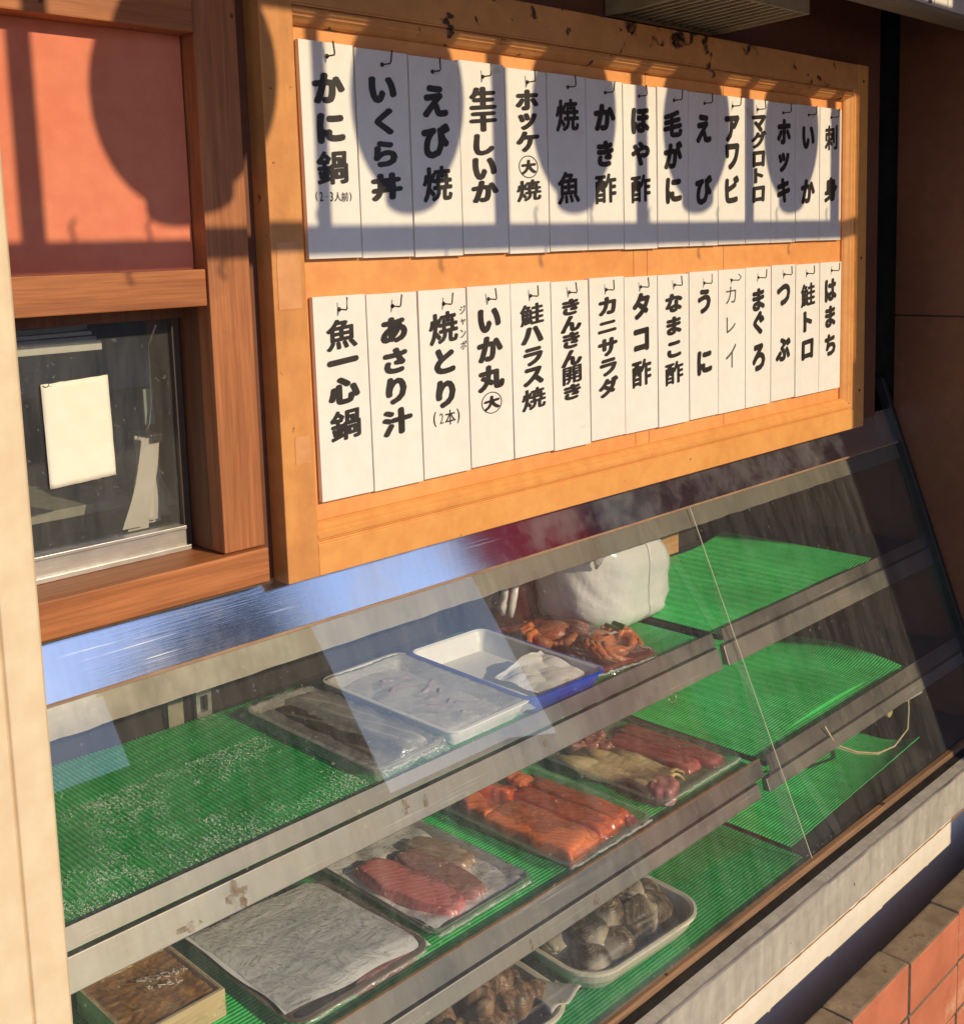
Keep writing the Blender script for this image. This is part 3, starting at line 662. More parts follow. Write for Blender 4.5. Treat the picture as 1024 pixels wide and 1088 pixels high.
# rust stains on the steel
for (x, z, w_, h_) in ((-.205, -.975, .03, .03), (-.27, -.982, .03, .014), (.05, -.968, .014, .02), (.085, -.972, .01, .018), (.335, -1.193, .014, .018), (.195, -1.196, .008, .018), (.32, -.972, .012, .012)):
    off = .0074; m = MB()
    pts = []
    for q in range(30):
        a_ = 2 * math.pi * q / 30; r_ = .42 + .3 * nz(x * 50, q * .45, z * 31) + .16 * nz(x * 90, q * 1.7, z)
        zz = z + h_ * r_ * math.sin(a_); pts.append((x + w_ * r_ * math.cos(a_), GY(zz) + off, zz))
    m.add(pts, [tuple(range(30))]); m.build('rust_stain', RUST, cs_)
# oddments hanging inside
MB().tube([(x, GY(z) + .004, z) for x, z in ((.607, -.988), (.609, -.996), (.616, -1.001), (.623, -1.0), (.627, -.994), (.628, -.987))], .001).build('wire_ring', plain('brass', (.5, .42, .25), (.6, .5, .3), .35, 20, metal=.7), cs_, smooth=True)
st = thing('cord_loop', 'loop of pale cord hanging below the middle shelf at the right end', 'cord', (1.2, -.17, -1.28))
m = MB(); m.tube([(1.013, -.155, -1.156), (1.043, -.162, -1.2), (1.114, -.168, -1.237), (1.193, -.172, -1.266), (1.267, -.172, -1.277), (1.331, -.170, -1.262), (1.345, -.165, -1.225), (1.352, -.160, -1.203)], .0018)
m.tube([(1.013, -.153, -1.158), (1.05, -.160, -1.208), (1.12, -.166, -1.243), (1.20, -.170, -1.271), (1.27, -.170, -1.279), (1.32, -.169, -1.266)], .0013)
m.build('cord', plain('twine', (.42, .34, .18), (.60, .5, .3), .7, 60), st, smooth=True)
MB().tube([(1.302, -.158, -1.203), (1.42, -.158, -1.211)], .0045, 10).build('rod', plain('pale_rod', (.5, .52, .46), (.62, .64, .56), .35, 20), st, smooth=True)
MB().loft([[(1.275 + .012 * k * math.cos(q), -.158 + dy_, -1.21 + .012 * k * math.sin(q)) for q in [2 * math.pi * j / 16 for j in range(16)]] for k, dy_ in ((.7, 0), (1, 0), (1, .006), (.7, .006))], True, True).build('rod_cap', plain('yellow_cap', (.45, .38, .16), (.55, .46, .2), .4, 20), st)
tag(MB().box(1.05, 1.222, .318, .335, -.948, -.845).build('wood_offcut', wood('pale_wood', (.48, .25, .10), (.62, .36, .16), 0), None, .001), 'orange wood offcut standing at the back of the upper right shelf', 'wood')
tag(MB().box(1.40, 1.634, .10, .13, -.80, -.772).build('wood_batten', wood('dull_wood', (.34, .22, .11), (.45, .31, .16), 0), None, .001), 'dull wooden batten across the shaded right end of the case', 'wood')

# ------------------------------------------------------------------ green mats
def matm(name, a, b):
    m, t, out = nt(name)
    f = noise_n(t, coords(t), 9, 5); f2 = noise_n(t, coords(t), 90, 3)
    c = ramp(t, f, [(.3, a), (.7, b)]); c = mixc(t, .25, c, ramp(t, f2, [(.3, grey(.3)), (.7, grey(.8))]), 'OVERLAY')
    p = principled(t, out, c, ramp(t, f2, [(.3, grey(.22)), (.7, grey(.5))]), 0., bumpn(t, noise_n(t, coords(t, (1, 1, 1)), 260, 3), .5, .002), .6)
    return m
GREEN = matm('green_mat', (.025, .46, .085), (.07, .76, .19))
GREEN_GAP = matm('green_groove_shade', (.006, .20, .035), (.014, .36, .075))  # shade in the grooves between ribs, put into a darker green
GREEN_D = matm('green_mat_shaded', (.008, .24, .05), (.014, .38, .095))  # copy of the mat green, darkened for the shaded case floor
def mat_sheet(label, xa, xb, yf, yb, z, mat, fn=None, pitch=.0062, axis='x', edge=None):
    """ribbed plastic netting: raised beaded ribs, the backing between them painted darker as groove shade"""
    sub_ = 6
    nr = int(((xb - xa) if axis == 'y' else (yb - yf)) / pitch); n1 = nr * sub_; n2 = 60 if axis == 'y' else 90
    nx, ny = (n1, n2) if axis == 'y' else (n2, n1)
    def P(u, v):
        ye = (edge(xa + (xb - xa) * u) if edge else yb)
        x = xa + (xb - xa) * u; y = yf + (ye - yf) * v
        ph = (u if axis == 'y' else v) * nr * 2 * math.pi
        bead = .75 + .25 * math.sin((y if axis == 'y' else x) / .0052 * 6.283)
        zz = z + (.0019 if axis == 'y' else .0009) * max(-.25, math.sin(ph)) * bead + .0009 * nz(x, y, z * 5, 9)
        if fn: zz += fn(x, y)
        return (x, y, zz)
    m = MB(); m.grid(P, nx, ny)
    k = 0
    for u in range(nx):
        for v in range(ny):
            q = (u if axis == 'y' else v) % sub_
            m.fm[k] = 1 if q in ((4, 5) if axis == 'y' else (3, 4)) else 0
            k += 1
    o = m.build('green_mat', list(mat), None, smooth=False)
    s_ = o.modifiers.new('thick', 'SOLIDIFY'); s_.thickness = .0015; s_.offset = -1 if o.data.polygons[0].normal.z > 0 else 1
    return tag(o, label, 'shelf mat', 'ribbed green mats lining the shelves')
Z1, Z2, Z3 = -.9455, -1.1635, -1.3335
YF1, YF2, YF3 = GY(-.94) + .0165, GY(-1.155) + .017, GY(Z3) + .012
mat_sheet('ribbed green mat with pale sparkle grains under the fish trays, upper left shelf', X0 + .01, .772, YF1, .33, Z1, (GREEN, GREEN_GAP), axis='y', edge=lambda x: .335 - .06 * max(0, x + .2) if x < .4 else .30)
def curl(x, y):
    d = max(0, (x - 1.20) + .35 * (y - .05) * -1 * 0); 
    return .018 * max(0, (x - 1.22) / .15) ** 2 + .004 * math.sin(max(0, x - .95) * 14) * max(0, .2 - y) * 3 * (x > .95)
mat_sheet('green mat with a curling right end on the bare upper right shelf', .812, 1.372, YF1, .30, Z1, (GREEN, GREEN_GAP), curl)
mat_sheet('ribbed green mat under the salmon and sashimi trays, middle left shelf', X0 + .01, .80, YF2, .335, Z2, (GREEN, GREEN_GAP))
mat_sheet('buckled green mat on the bare middle right shelf', .832, 1.40, YF2, .33, Z2, (GREEN, GREEN_GAP), lambda x, y: .006 * max(0, math.sin((x - .9) * 9 + y * 5)) * (y > -.1) + .022 * max(0, (x - 1.30) / .1) ** 2 * max(0, math.sin((y + .15) * 9)))
mat_sheet('green mat coloured dark for the shade under the shell bowls on the case floor', X0 + .01, .86, YF3, .33, Z3, (GREEN_D, GREEN_GAP))
mat_sheet('green mat with a lifted front edge on the case floor, right', .875, 1.40, -.165, .33, Z3, (GREEN, GREEN_GAP), lambda x, y: .03 * max(0, 1 - (y + .165) / .10) ** 2 * max(0, (x - .9) / .5))
# pale ice grains, their white standing in for sparkle on the upper left mat
ic = MB()
for _ in range(22000):
    x = R.uniform(-.42, .035); y = R.uniform(YF1 + .004, .20)
    d = nz(x, y, 5, 7) * 1.2 + .62 - (y + .05) * 2.6 + nz(x, y, 1, 40) * .6
    if R.random() > d: continue
    s = R.uniform(.0003, .00085); z = Z1 + .0018
    a = R.uniform(0, 6.28); ca, sa = math.cos(a), math.sin(a)
    ic.add([(x + s * ca, y + s * sa, z), (x - s * sa, y + s * ca, z + s * .4), (x - s * ca, y - s * sa, z), (x + s * sa, y - s * ca, z + s * .5), (x, y, z + s * 1.3)], [(0, 1, 4), (1, 2, 4), (2, 3, 4), (3, 0, 4)])
o = ic.build('sparkle_grains', plain('ice', (.75, .80, .72), (.9, .92, .86), .15, 50), None)
tag(o, 'pale ice grains added as sparkle over the upper left green mat', 'ice'); o['kind'] = 'stuff'

# ------------------------------------------------------------------ goods
def RZ(cx, cy, deg): return Matrix.Translation((cx, cy, 0)) @ Matrix.Rotation(rad(deg), 4, 'Z') @ Matrix.Translation((-cx, -cy, 0))
def meat(name, a, b, stripe=0, axis=(1, 0, 0), rough=.22, dist=2.5, wscale=34, light=(.9, .55, .4)):
    m, t, out = nt(name)
    f = noise_n(t, coords(t), 26, 5)
    c = ramp(t, f, [(.25, a), (.75, b)])
    h = f
    if stripe:
        w_ = N(t, 'ShaderNodeTexWave', wave_type='BANDS', bands_direction='DIAGONAL'); L(t, coords(t, axis), w_.inputs['Vector'])
        w_.inputs['Scale'].default_value = wscale; w_.inputs['Distortion'].default_value = dist; w_.inputs['Detail'].default_value = 2; w_.inputs['Detail Scale'].default_value = 1.2
        c = mixc(t, ramp(t, w_.outputs['Fac'], [(.72, grey(0)), (.93, grey(stripe))]), c, light); h = w_.outputs['Fac']
    p = principled(t, out, c, rough, 0., bumpn(t, f, .2, .001), .5)
    p.inputs['Subsurface Weight'].default_value = .12; p.inputs['Subsurface Radius'].default_value = (.012, .004, .002); p.inputs['Subsurface Scale'].default_value = .5
    return m
def slab(xa, xb, ya, yb, z, h, seed=0, taper=.0, wob=.0, nx=30, ny=34, bulge=1., tilt=0., side=.18, leaf=0.):
    """a cut fillet: rounded block with soft edges"""
    m = MB()
    def top(u, v):
        a, b = 2 * u - 1, 2 * v - 1
        e = (1 - abs(a) ** 9) ** .5 if abs(a) < 1 else 0
        e2 = (1 - abs(b) ** 12) ** .5 if abs(b) < 1 else 0
        wx = (1 - taper * v) * (1 - leaf + leaf * max(.02, math.sin(math.pi * (.08 + .84 * v))) ** .6)
        x = (xa + xb) / 2 + a * (xb - xa) / 2 * wx + min(.006, .07 * (xb - xa)) * nz(b * 2, seed, 1); y = (ya + yb) / 2 + b * (yb - ya) / 2 + min(.005, .06 * (yb - ya)) * nz(a * 1.5, seed, 8)
        zz = h * (e * e2) ** .55 * (1 - tilt * (a + 1) / 2) * (1 - side * (1 - bulge) * abs(a))
        zz *= 1 + .10 * nz(a * 1.1, b * 1.6, seed + 3)
        return (x, y, z + max(0, zz) + wob * nz(x, y, seed, 55) * (zz > 0))
    m.grid(top, nx, ny)
    return m
def patch(cx, cy, w, d, z, fn, n=22):
    m = MB(); m.grid(lambda u, v: (cx + (u - .5) * w, cy + (v - .5) * d, z + fn(u, v)), n, n); return m
def crease(u, v, s, amp=.004, sc=5):
    return amp * (abs(nz(u * sc, v * sc, s)) * 1.6 + .5 * abs(nz(u * sc * 2 + v * 3, v * sc * 2.2, s + 5)))

SALM = meat('salmon_flesh', (.86, .17, .045), (.97, .26, .08), .4, (1, .6, .2), .2, 7., 62, (.96, .47, .22))
SALM2 = meat('salmon_flesh_deep', (.76, .11, .022), (.88, .17, .045), .3, (.8, .6, .3), .2, 5, 70, (.9, .32, .13))
PINK = meat('pink_flesh', (.62, .14, .14), (.76, .27, .24), .3, (.5, 1, .2), .25, 6, 60, (.82, .52, .48))
REDM = meat('red_flesh', (.50, .10, .085), (.66, .22, .17), .45, (1, .3, 0), .2, 3, 30, (.7, .3, .25))
TAN = meat('tan_flesh', (.56, .39, .16), (.78, .62, .32), .4, (.5, 1, .2), .25, 5, 20, (.78, .66, .42))
PURP = meat('purple_flesh', (.26, .06, .07), (.66, .36, .30), 0, rough=.3)
ROSE = meat('rose_flesh', (.50, .19, .16), (.68, .36, .30), .2, (1, 1, 0), .25, 3, 30, (.8, .6, .5))
BEIGE = meat('beige_flesh', (.52, .36, .24), (.66, .50, .36), .3, (1, .3, 0), .25, 3, 30)
DARKF = meat('dark_fish', (.02, .018, .016), (.09, .075, .05), .5, (1, .2, 0), .15, 6, 22, (.30, .26, .18))
SQUID = meat('squid', (.72, .69, .62), (.82, .79, .72), 0, rough=.25)
SQUIDP = meat('squid_purple', (.30, .20, .24), (.52, .42, .42), 0, rough=.25)

SILVERF = meat('silver_fish', (.20, .19, .165), (.42, .40, .35), .4, (1, .2, 0), .18, 5, 30, (.6, .58, .52))
# --- upper shelf
p = thing('fish_pack', 'film-wrapped tray of dark fish fillets at the edge of the bare sparkling green mat', 'fish pack', (.105, .11, Z1))
CLEARTRAY = clear('clear_tray', .08, 1.55, .10, (.95, .95, .93), .3, 20)
tray('tray', plain('grey_tray', (.30, .28, .24), (.42, .40, .34), .3, 10), .118, .30, .018, p, cx=.101, cy=.112, z=Z1 + .001)
slab(.055, .098, -.02, .235, Z1 + .004, .020, 1, .3).build('fillet', DARKF, p, smooth=True)
slab(.100, .148, -.03, .245, Z1 + .004, .022, 2, .2).build('fillet', SILVERF, p, smooth=True)
film(p, .135, .325, Z1 + .002, Z1 + .022, .101, .112, FILM_W, .002, 4, crumple=.007, hf=lambda x, y: Z1 + .014 + .012 * math.sin((x - .042) * 26))
edge_roll(p, .048, .158, -.043, Z1 + .012, 1)

p = thing('squid_pack', 'white plastic tray of pale squid under cloudy film, left of the blue tray', 'squid pack', (.247, .095, Z1))
tray('tray', STYRO, .158, .295, .030, p, cx=.247, cy=.096, z=Z1 + .001)
patch(.247, .10, .12, .245, Z1 + .010, lambda u, v: .010 * math.sin(math.pi * u) + crease(u, v, 2, .006, 4)).build('squid_sheet', SQUID, p, smooth=True)
for k in range(7):
    y0 = -.02 + .03 * k
    MB().tube([(.215 + .02 * math.sin(k * 2.1) + .012 * j, y0 + .012 * math.sin(j + k), Z1 + .026 + .002 * math.sin(j * 2)) for j in range(6)], [.002, .005, .006, .005, .004, .0015]).build('squid_arm', SQUIDP, p, smooth=True)
film(p, .168, .305, Z1 + .012, Z1 + .033, .247, .096, clear('cloudy_film', .16, 1.5, .38, (1, 1, 1), .8, 26, (.86, .85, .80), bdist=.006), .003, 8, crumple=.003, hf=None)

xf = RZ(.405, .078, -2.5)
p = tag(tray('deep_tray', BLUE, .162, .285, .034, None, cx=.405, cy=.078, z=Z1 + .001, xf=xf, inner=STYRO), 'deep blue plastic tray with white inside, holding one sheet of paper', 'tray')
m = patch(.425, .005, .105, .125, Z1 + .016, lambda u, v: .006 * math.sin(2.4 * u) + .012 * max(0, u + v - 1.1) + crease(u, v, 7, .006, 2.2), 30)
o = m.build('damp_sheet', PAPERM, None, xf=xf, smooth=False); s_ = o.modifiers.new('thick', 'SOLIDIFY'); s_.thickness = .0006
tag(o, 'crumpled white paper lying in the front of the blue tray', 'paper')

# boiled crabs under film
xf = RZ(.578, .085, -9)
p = thing('crab_pack', 'film-wrapped tray of two boiled orange-red crabs with a green leaf', 'crab pack', (.578, .085, Z1))
tray('tray', plain('maroon_tray', (.20, .035, .025), (.30, .06, .04), .25, 12), .150, .255, .016, p, cx=.578, cy=.085, z=Z1 + .001, xf=xf)
CRAB = plain('crab_shell', (.40, .075, .02), (.72, .27, .10), .35, 46, bump=.7, bscale=150, spots=(.66, 70), spot_col=(.22, .04, .012))
def crab(cx, cy, deg, seed):
    rr = random.Random(seed); m = MB(); n = 26
    F = Matrix.Translation((cx, cy, Z1 + .006)) @ Matrix.Rotation(rad(deg), 4, 'Z')
    w = lambda x, y, z: F @ Vector((x, y, z))
    m.loft([[w(.034 * k * math.cos(q) * (1 + .05 * math.cos(5 * q)), .029 * k * math.sin(q), z + .0012 * math.sin(9 * q) * k) for q in [2 * math.pi * j / n for j in range(n)]]
            for k, z in ((.75, 0), (.95, .008), (1, .016), (.96, .022), (.82, .029), (.58, .034), (.25, .036))])
    for s in (-1, 1):
        for k in range(4):
            a = -.75 + .46 * k
            bx, by = s * .030 * math.cos(a), .028 * math.sin(a) - .004
            j = rr.uniform(-.002, .002)
            # the folded walking legs lie side by side, arched over and tucked forward
            pts = [w(bx, by, .012), w(bx + s * .014, by - .004 + j, .030), w(bx + s * .026, by - .014 + j, .027), w(bx + s * .027, by - .026 + j, .016), w(bx + s * .016, by - .038, .010), w(bx + s * .004, by - .044, .008)]
            m.tube(pts, [.0058, .0068, .0072, .0062, .0046, .0016], 9)
        m.tube([w(s * .022, -.020, .014), w(s * .034, -.034, .020), w(s * .024, -.050, .018), w(s * .010, -.052, .014)], [.006, .0085, .0100, .0065], 10)
        m.tube([w(s * .012, -.050, .016), w(s * .002, -.054, .016), w(-s * .004, -.050, .012)], [.0055, .0038, .0012], 7)
    m.build('crab', CRAB, p, smooth=True, xf=xf)
crab(.572, .128, -30, 1)
crab(.598, .036, 25, 2)
m = patch(.628, .028, .026, .030, Z1 + .048, lambda u, v: .004 * math.sin(u * 9)); m.build('leaf', plain('leaf_green', (.02, .20, .05), (.03, .30, .08), .4, 30), p, xf=xf)
m = patch(.604, .008, .018, .009, Z1 + .047, lambda u, v: 0, 2); m.build('sticker', NOTE, p, xf=xf)
film(p, .158, .27, Z1 + .003, Z1 + .020, .578, .085, FILM, -.026, 14, xf=xf, crumple=.004)
edge_roll(p, .505, .652, -.045, Z1 + .008, 2, xf)

# plastic bags
PLASTIC = None
def bagmat(name, a, b, trans=.45, rough=.25):
    m, t, out = nt(name)
    f = noise_n(t, coords(t), 6, 5)
    c = ramp(t, f, [(.3, a), (.7, b)])
    vo = N(t, 'ShaderNodeTexVoronoi', feature='F1'); vo.inputs['Scale'].default_value = 10
    nn = N(t, 'ShaderNodeTexNoise'); L(t, coords(t), nn.inputs['Vector']); nn.inputs['Scale'].default_value = 7
    cm = N(t, 'ShaderNodeMix', data_type='VECTOR'); cm.inputs[0].default_value = .16; L(t, coords(t, (1, 1, .55)), cm.inputs[4]); L(t, nn.outputs['Color'], cm.inputs[5]); L(t, cm.outputs[1], vo.inputs['Vector'])
    h = mixc(t, .25, vo.outputs['Distance'], noise_n(t, coords(t), 40, 3)); nrm = bumpn(t, h, .35, .03)
    p_ = principled(t, None, c, rough, 0., nrm, .6)
    tl = N(t, 'ShaderNodeBsdfTranslucent'); L(t, c, tl.inputs[0])
    mx = N(t, 'ShaderNodeMixShader'); mx.inputs[0].default_value = trans; L(t, p_.outputs[0], mx.inputs[1]); L(t, tl.outputs[0], mx.inputs[2]); L(t, mx.outputs[0], out.inputs[0])
    return m
WBAG = bagmat('white_plastic', (.90, .885, .85), (.95, .94, .91), .22, .16)
def bag(cx, cy, w, d, h, z, deg, seed, lean=.0, k=26, nz_=40):
    m = MB(); loops = []
    for j in range(nz_ + 1):
        s = j / nz_
        shrink = 1 - .04 * s - (.62 * max(0, (s - .55) / .45) ** 2.4) - .14 * (max(0, .15 - s) / .15) ** 2
        lp = []
        for q in rrect(w * shrink, d * shrink, .085 * shrink, 0, 0, 0, 14):
            x, y, _ = q; a = math.atan2(y, x) + .9 * s + .5 * math.sin(3 * s)
            f_ = .97 + .09 * nz(math.cos(a) * 1.6, math.sin(a) * 1.6, s * 1.8 + seed) + .05 * abs(nz(math.cos(a) * 3, math.sin(a) * 3, s * 3.2 + seed)) - .03 * abs(nz(math.cos(a) * 6, math.sin(a) * 6, s * 2.3 + seed)) 
            lp.append((cx + x * f_ + lean * s, cy + y * f_, z + h * (s if s < .9 else .9 + (s - .9) * .5) + .010 * nz(x * 14, y * 14, seed) * s))
        loops.append(lp)
    m.loft(loops)
    return m, RZ(cx, cy, deg)
m, xf = bag(.782, .178, .275, .205, .190, Z1 + .002, 4, 3, -.024)
wb = thing('plastic_bag', 'bulging translucent white plastic bag behind the crab pack', 'plastic bag', (.795, .175, Z1))
m.build('bag_body', WBAG, wb, smooth=True, xf=xf)
m = MB(); m.tube([(.70, .11, Z1 + .172), (.672, .085, Z1 + .165), (.657, .09, Z1 + .14), (.664, .098, Z1 + .125)], [.010, .012, .009, .003], 8); m.build('bag_handle', WBAG, wb, smooth=True)
db = thing('plastic_bag', 'dark brown bag with white looped handles at the back of the upper shelf', 'plastic bag', (.60, .27, Z1))
m, xf = bag(.60, .275, .15, .10, .12, Z1 + .002, 4, 9)
m.build('bag_body', bagmat('brown_plastic', (.045, .014, .012), (.08, .028, .022), .1), db, smooth=True, xf=xf)
m = MB()
for a_, b_ in (((.575, .215, Z1 + .118), (.535, .205, Z1 + .05)), ((.60, .21, Z1 + .122), (.545, .195, Z1 + .045))):
    A, B_ = Vector(a_), Vector(b_); mid = (A + B_) / 2 + Vector((-.02, -.01, .0))
    m.tube([A, (A + mid) / 2 + Vector((-.008, 0, .006)), mid, (B_ + mid) / 2, B_], [.004, .006, .0065, .006, .004], 8)
m.build('bag_handle', WBAG, db, smooth=True)

# --- middle shelf
p = thing('paper_pack', 'tray covered by a large sheet of crinkled white paper, left of the sashimi', 'fish pack', (-.05, .0, Z2))
tray('tray', plain('dark_clear_tray', (.16, .12, .10), (.24, .19, .16), .25, 12), .205, .225, .018, p, cx=-.052, cy=-.003, z=Z2 + .001)
slab(-.06, .035, -.114, -.100, Z2 + .004, .014, 5).build('red_fillet', PURP, p, smooth=True)
pz = lambda u, v: crease(u, v, 1, .0008, 2.4) + .0035 * nz(u * 2.2, v * 2.2, 9) + .0002 * nz(u * 26 + v * 9, v * 24, 2) - .012 * max(0, u - .90) * 6 - .010 * max(0, .10 - v) * 6 * min(1, max(0, (u - .1) / .35))
m = MB(); m.grid(lambda u, v: (-.155 + .206 * u + .010 * nz(v * 2.5, u, 3) * (1 - u) + .016 * (1 - v) * u - .004, -.104 + .222 * v + .007 * nz(u * 3, v, 5) - .012 * (u - .5), Z2 + .023 + pz(u, v)), 90, 90)
o = m.build('paper_sheet', PAPERM, p, smooth=True)
film(p, .216, .246, Z2 + .003, Z2 + .030, -.052, .0, FILM, .0, 21, crumple=.003)
edge_roll(p, -.145, .045, -.118, Z2 + .012, 3)

p = thing('sashimi_pack', 'film-wrapped tray with two pink fish fillets on white paper', 'sashimi pack', (.165, .03, Z2))
tray('tray', CLEARTRAY, .185, .272, .020, p, cx=.166, cy=.028, z=Z2 + .001, inner=STYRO)
m = patch(.166, .03, .165, .255, Z2 + .009, lambda u, v: crease(u, v, 3, .007, 3.5) + .008 * max(0, .15 - v) * 5, 40); m.build('paper_sheet', PAPERM, p, smooth=True)
slab(.092, .158, -.092, .098, Z2 + .012, .017, 11, .0, leaf=.9).build('fillet', PINK, p, smooth=True, xf=RZ(.13, 0, 5))
slab(.150, .206, -.085, .080, Z2 + .012, .013, 12, .0, leaf=.9).build('fillet', ROSE, p, smooth=True, xf=RZ(.17, 0, 3))
slab(.192, .245, -.02, .095, Z2 + .012, .013, 13, .1, leaf=.8).build('fillet', BEIGE, p, smooth=True, xf=RZ(.2, .03, 10))
film(p, .196, .284, Z2 + .003, Z2 + .023, .166, .028, FILM, .0, 31, crumple=.006, hf=lambda x, y: Z2 + .024 + .006 * math.sin((x - .07) * 16))
edge_roll(p, .078, .255, -.108, Z2 + .012, 4)

p = thing('salmon_pack', 'film-wrapped tray of orange salmon fillets in the middle of the middle shelf', 'salmon pack', (.415, .0, Z2))
tray('tray', CLEARTRAY, .196, .268, .020, p, cx=.415, cy=.006, z=Z2 + .001)
slab(.328, .408, -.115, .068, Z2 + .003, .028, 21, -.1, side=.3, bulge=.6).build('fillet', SALM, p, smooth=True, xf=RZ(.37, 0, 3))
slab(.410, .455, -.108, .085, Z2 + .003, .025, 22, .1).build('fillet', SALM2, p, smooth=True, xf=RZ(.43, 0, 3))
slab(.458, .498, -.10, .09, Z2 + .003, .022, 23, .2).build('fillet', SALM2, p, smooth=True, xf=RZ(.48, 0, 2))
slab(.330, .375, .05, .125, Z2 + .003, .026, 24).build('fillet', SALM, p, smooth=True, xf=RZ(.35, .09, -6))
slab(.388, .430, .072, .132, Z2 + .003, .036, 25, tilt=.4).build('fillet', SALM2, p, smooth=True, xf=RZ(.41, .1, 18))
slab(.440, .478, .085, .130, Z2 + .003, .026, 26).build('fillet', SALM, p, smooth=True)
slab(.487, .507, -.11, .12, Z2 + .003, .012, 27).build('trimming', REDM, p, smooth=True)
film(p, .206, .280, Z2 + .003, Z2 + .020, .415, .006, FILM, -.018, 41, crumple=.005)
edge_roll(p, .32, .512, -.130, Z2 + .012, 5)

p = thing('octopus_pack', 'film-wrapped tray of mixed tan, red and pink seafood at the right end of the trays', 'seafood pack', (.67, .02, Z2))
tray('tray', CLEARTRAY, .225, .268, .020, p, cx=.672, cy=.018, z=Z2 + .001)
for k, (xa, xb, ya, yb, h) in enumerate(((.570, .612, -.085, .12, .018), (.605, .650, -.09, .13, .022), (.640, .678, -.07, .11, .018))):
    m = MB()
    m.grid(lambda u, v: (xa + (xb - xa) * u + .010 * math.sin(6 * v + k) , ya + (yb - ya) * v, Z2 + .004 + h * (.35 + .5 * math.sin(math.pi * u)) + .007 * math.sin(9 * v + 2.5 * u + k) + .004 * nz(u * 4, v * 5, k)), 12, 30)
    o = m.build('tan_slice', TAN, p, smooth=True); s_ = o.modifiers.new('thick', 'SOLIDIFY'); s_.thickness = .004
slab(.684, .738, -.075, .11, Z2 + .003, .015, 33, leaf=.5).build('red_fillet', REDM, p, smooth=True, xf=RZ(.71, 0, 2))
slab(.734, .782, -.095, .125, Z2 + .003, .013, 34, leaf=.4).build('red_fillet', REDM, p, smooth=True)
for k, (x, y, s) in enumerate(((.625, .118, .017), (.652, .105, .016), (.672, .115, .015), (.662, .085, .014), (.69, .125, .015))):
    m = MB(); m.loft([[(x + s * r * math.cos(q), y + s * r * 1.2 * math.sin(q), Z2 + .012 + s * zz) for q in [2 * math.pi * j / 14 for j in range(14)]] for r, zz in ((.5, -.4), (.95, 0), (1, .5), (.85, .9), (.6, 1.05), (.35, .85), (.12, .8))]); m.build('tentacle', ROSE, p, smooth=True)
slab(.566, .626, -.112, -.066, Z2 + .004, .026, 37, leaf=.6).build('purple_piece', PURP, p, smooth=True, xf=RZ(.6, -.08, 20))
film(p, .236, .280, Z2 + .003, Z2 + .020, .672, .018, FILM, -.016, 51, crumple=.007)
edge_roll(p, .565, .785, -.118, Z2 + .013, 6)

p = thing('pickle_box', 'pale wooden box of brown pickles wrapped in film, with white brush marks, leftmost below', 'box', (-.25, .045, Z2))
xf = RZ(-.25, .045, 0)
BOXW = wood('pale_box_wood', (.58, .42, .22), (.72, .56, .32), 0)
m = MB(); x0, x1, y0, y1, zb, zt = -.312, -.190, -.020, .118, Z2 + .001, Z2 + .036
m.box(x0, x1, y0, y0 + .005, zb, zt); m.box(x0, x1, y1 - .005, y1, zb, zt); m.box(x0, x0 + .005, y0 + .005, y1 - .005, zb, zt); m.box(x1 - .005, x1, y0 + .005, y1 - .005, zb, zt); m.box(x0 + .005, x1 - .005, y0 + .005, y1 - .005, zb, zb + .003)
m.build('box_sides', BOXW, p, .0008)
m_, t_, o_ = nt('pickle')
f_ = noise_n(t_, coords(t_, (1.6, .8, 1)), 34, 5, .6, 1.2); c_ = ramp(t_, f_, [(.30, (.24, .085, .016)), (.5, (.48, .22, .055)), (.66, (.66, .36, .11))])
principled(t_, o_, c_, .3, 0., bumpn(t_, f_, .5, .004))
m = MB()
m.grid(lambda u, v: (x0 + .0052 + (x1 - x0 - .0104) * u, y0 + .0052 + (y1 - y0 - .0104) * v, zt - .006 + .0035 * abs(nz(u * 7, v * 11, 3)) + .002 * nz(u * 3, v * 3, 5)), 50, 56)
m.box(x0 + .0055, x1 - .0055, y0 + .0055, y1 - .0055, zb + .004, zt - .008)
m.build('pickles', m_, p, smooth=True)
o = film(p, x1 - x0 + .004, y1 - y0 + .004, zb, zt + .0015, (x0 + x1) / 2, (y0 + y1) / 2, FILM, .001, 61, crumple=.0022)
m = MB()
import itertools
def stroke(pts, r=.0006):
    m.tube([(x, y, zt + .003) for x, y in pts], r, 5)
bx, by = -.255, .052
for row in range(2):
    x = bx + .004 * row; y = by + .012 - .022 * row
    for k in range(6 if row == 0 else 4):
        xx = x + .0095 * k; a = [(R.uniform(-.0045, .0045), R.uniform(-.008, .008)) for _ in range(9)]
        stroke([(xx + dx - .1 * dy, y + dy - .35 * (xx - x)) for dx, dy in a])
m.build('brush_marks', plain('white_ink', (.62, .58, .5), (.75, .7, .6), .5, 30), p, smooth=True)
m = MB(); m.tube([(-.313, -.012, zb + .004), (-.322, -.022, zb + .016), (-.330, -.03, zb + .03), (-.334, -.036, zb + .04)], [.004, .007, .005, .009], 10)
m.build('film_knot', FILM_W, p, smooth=True)

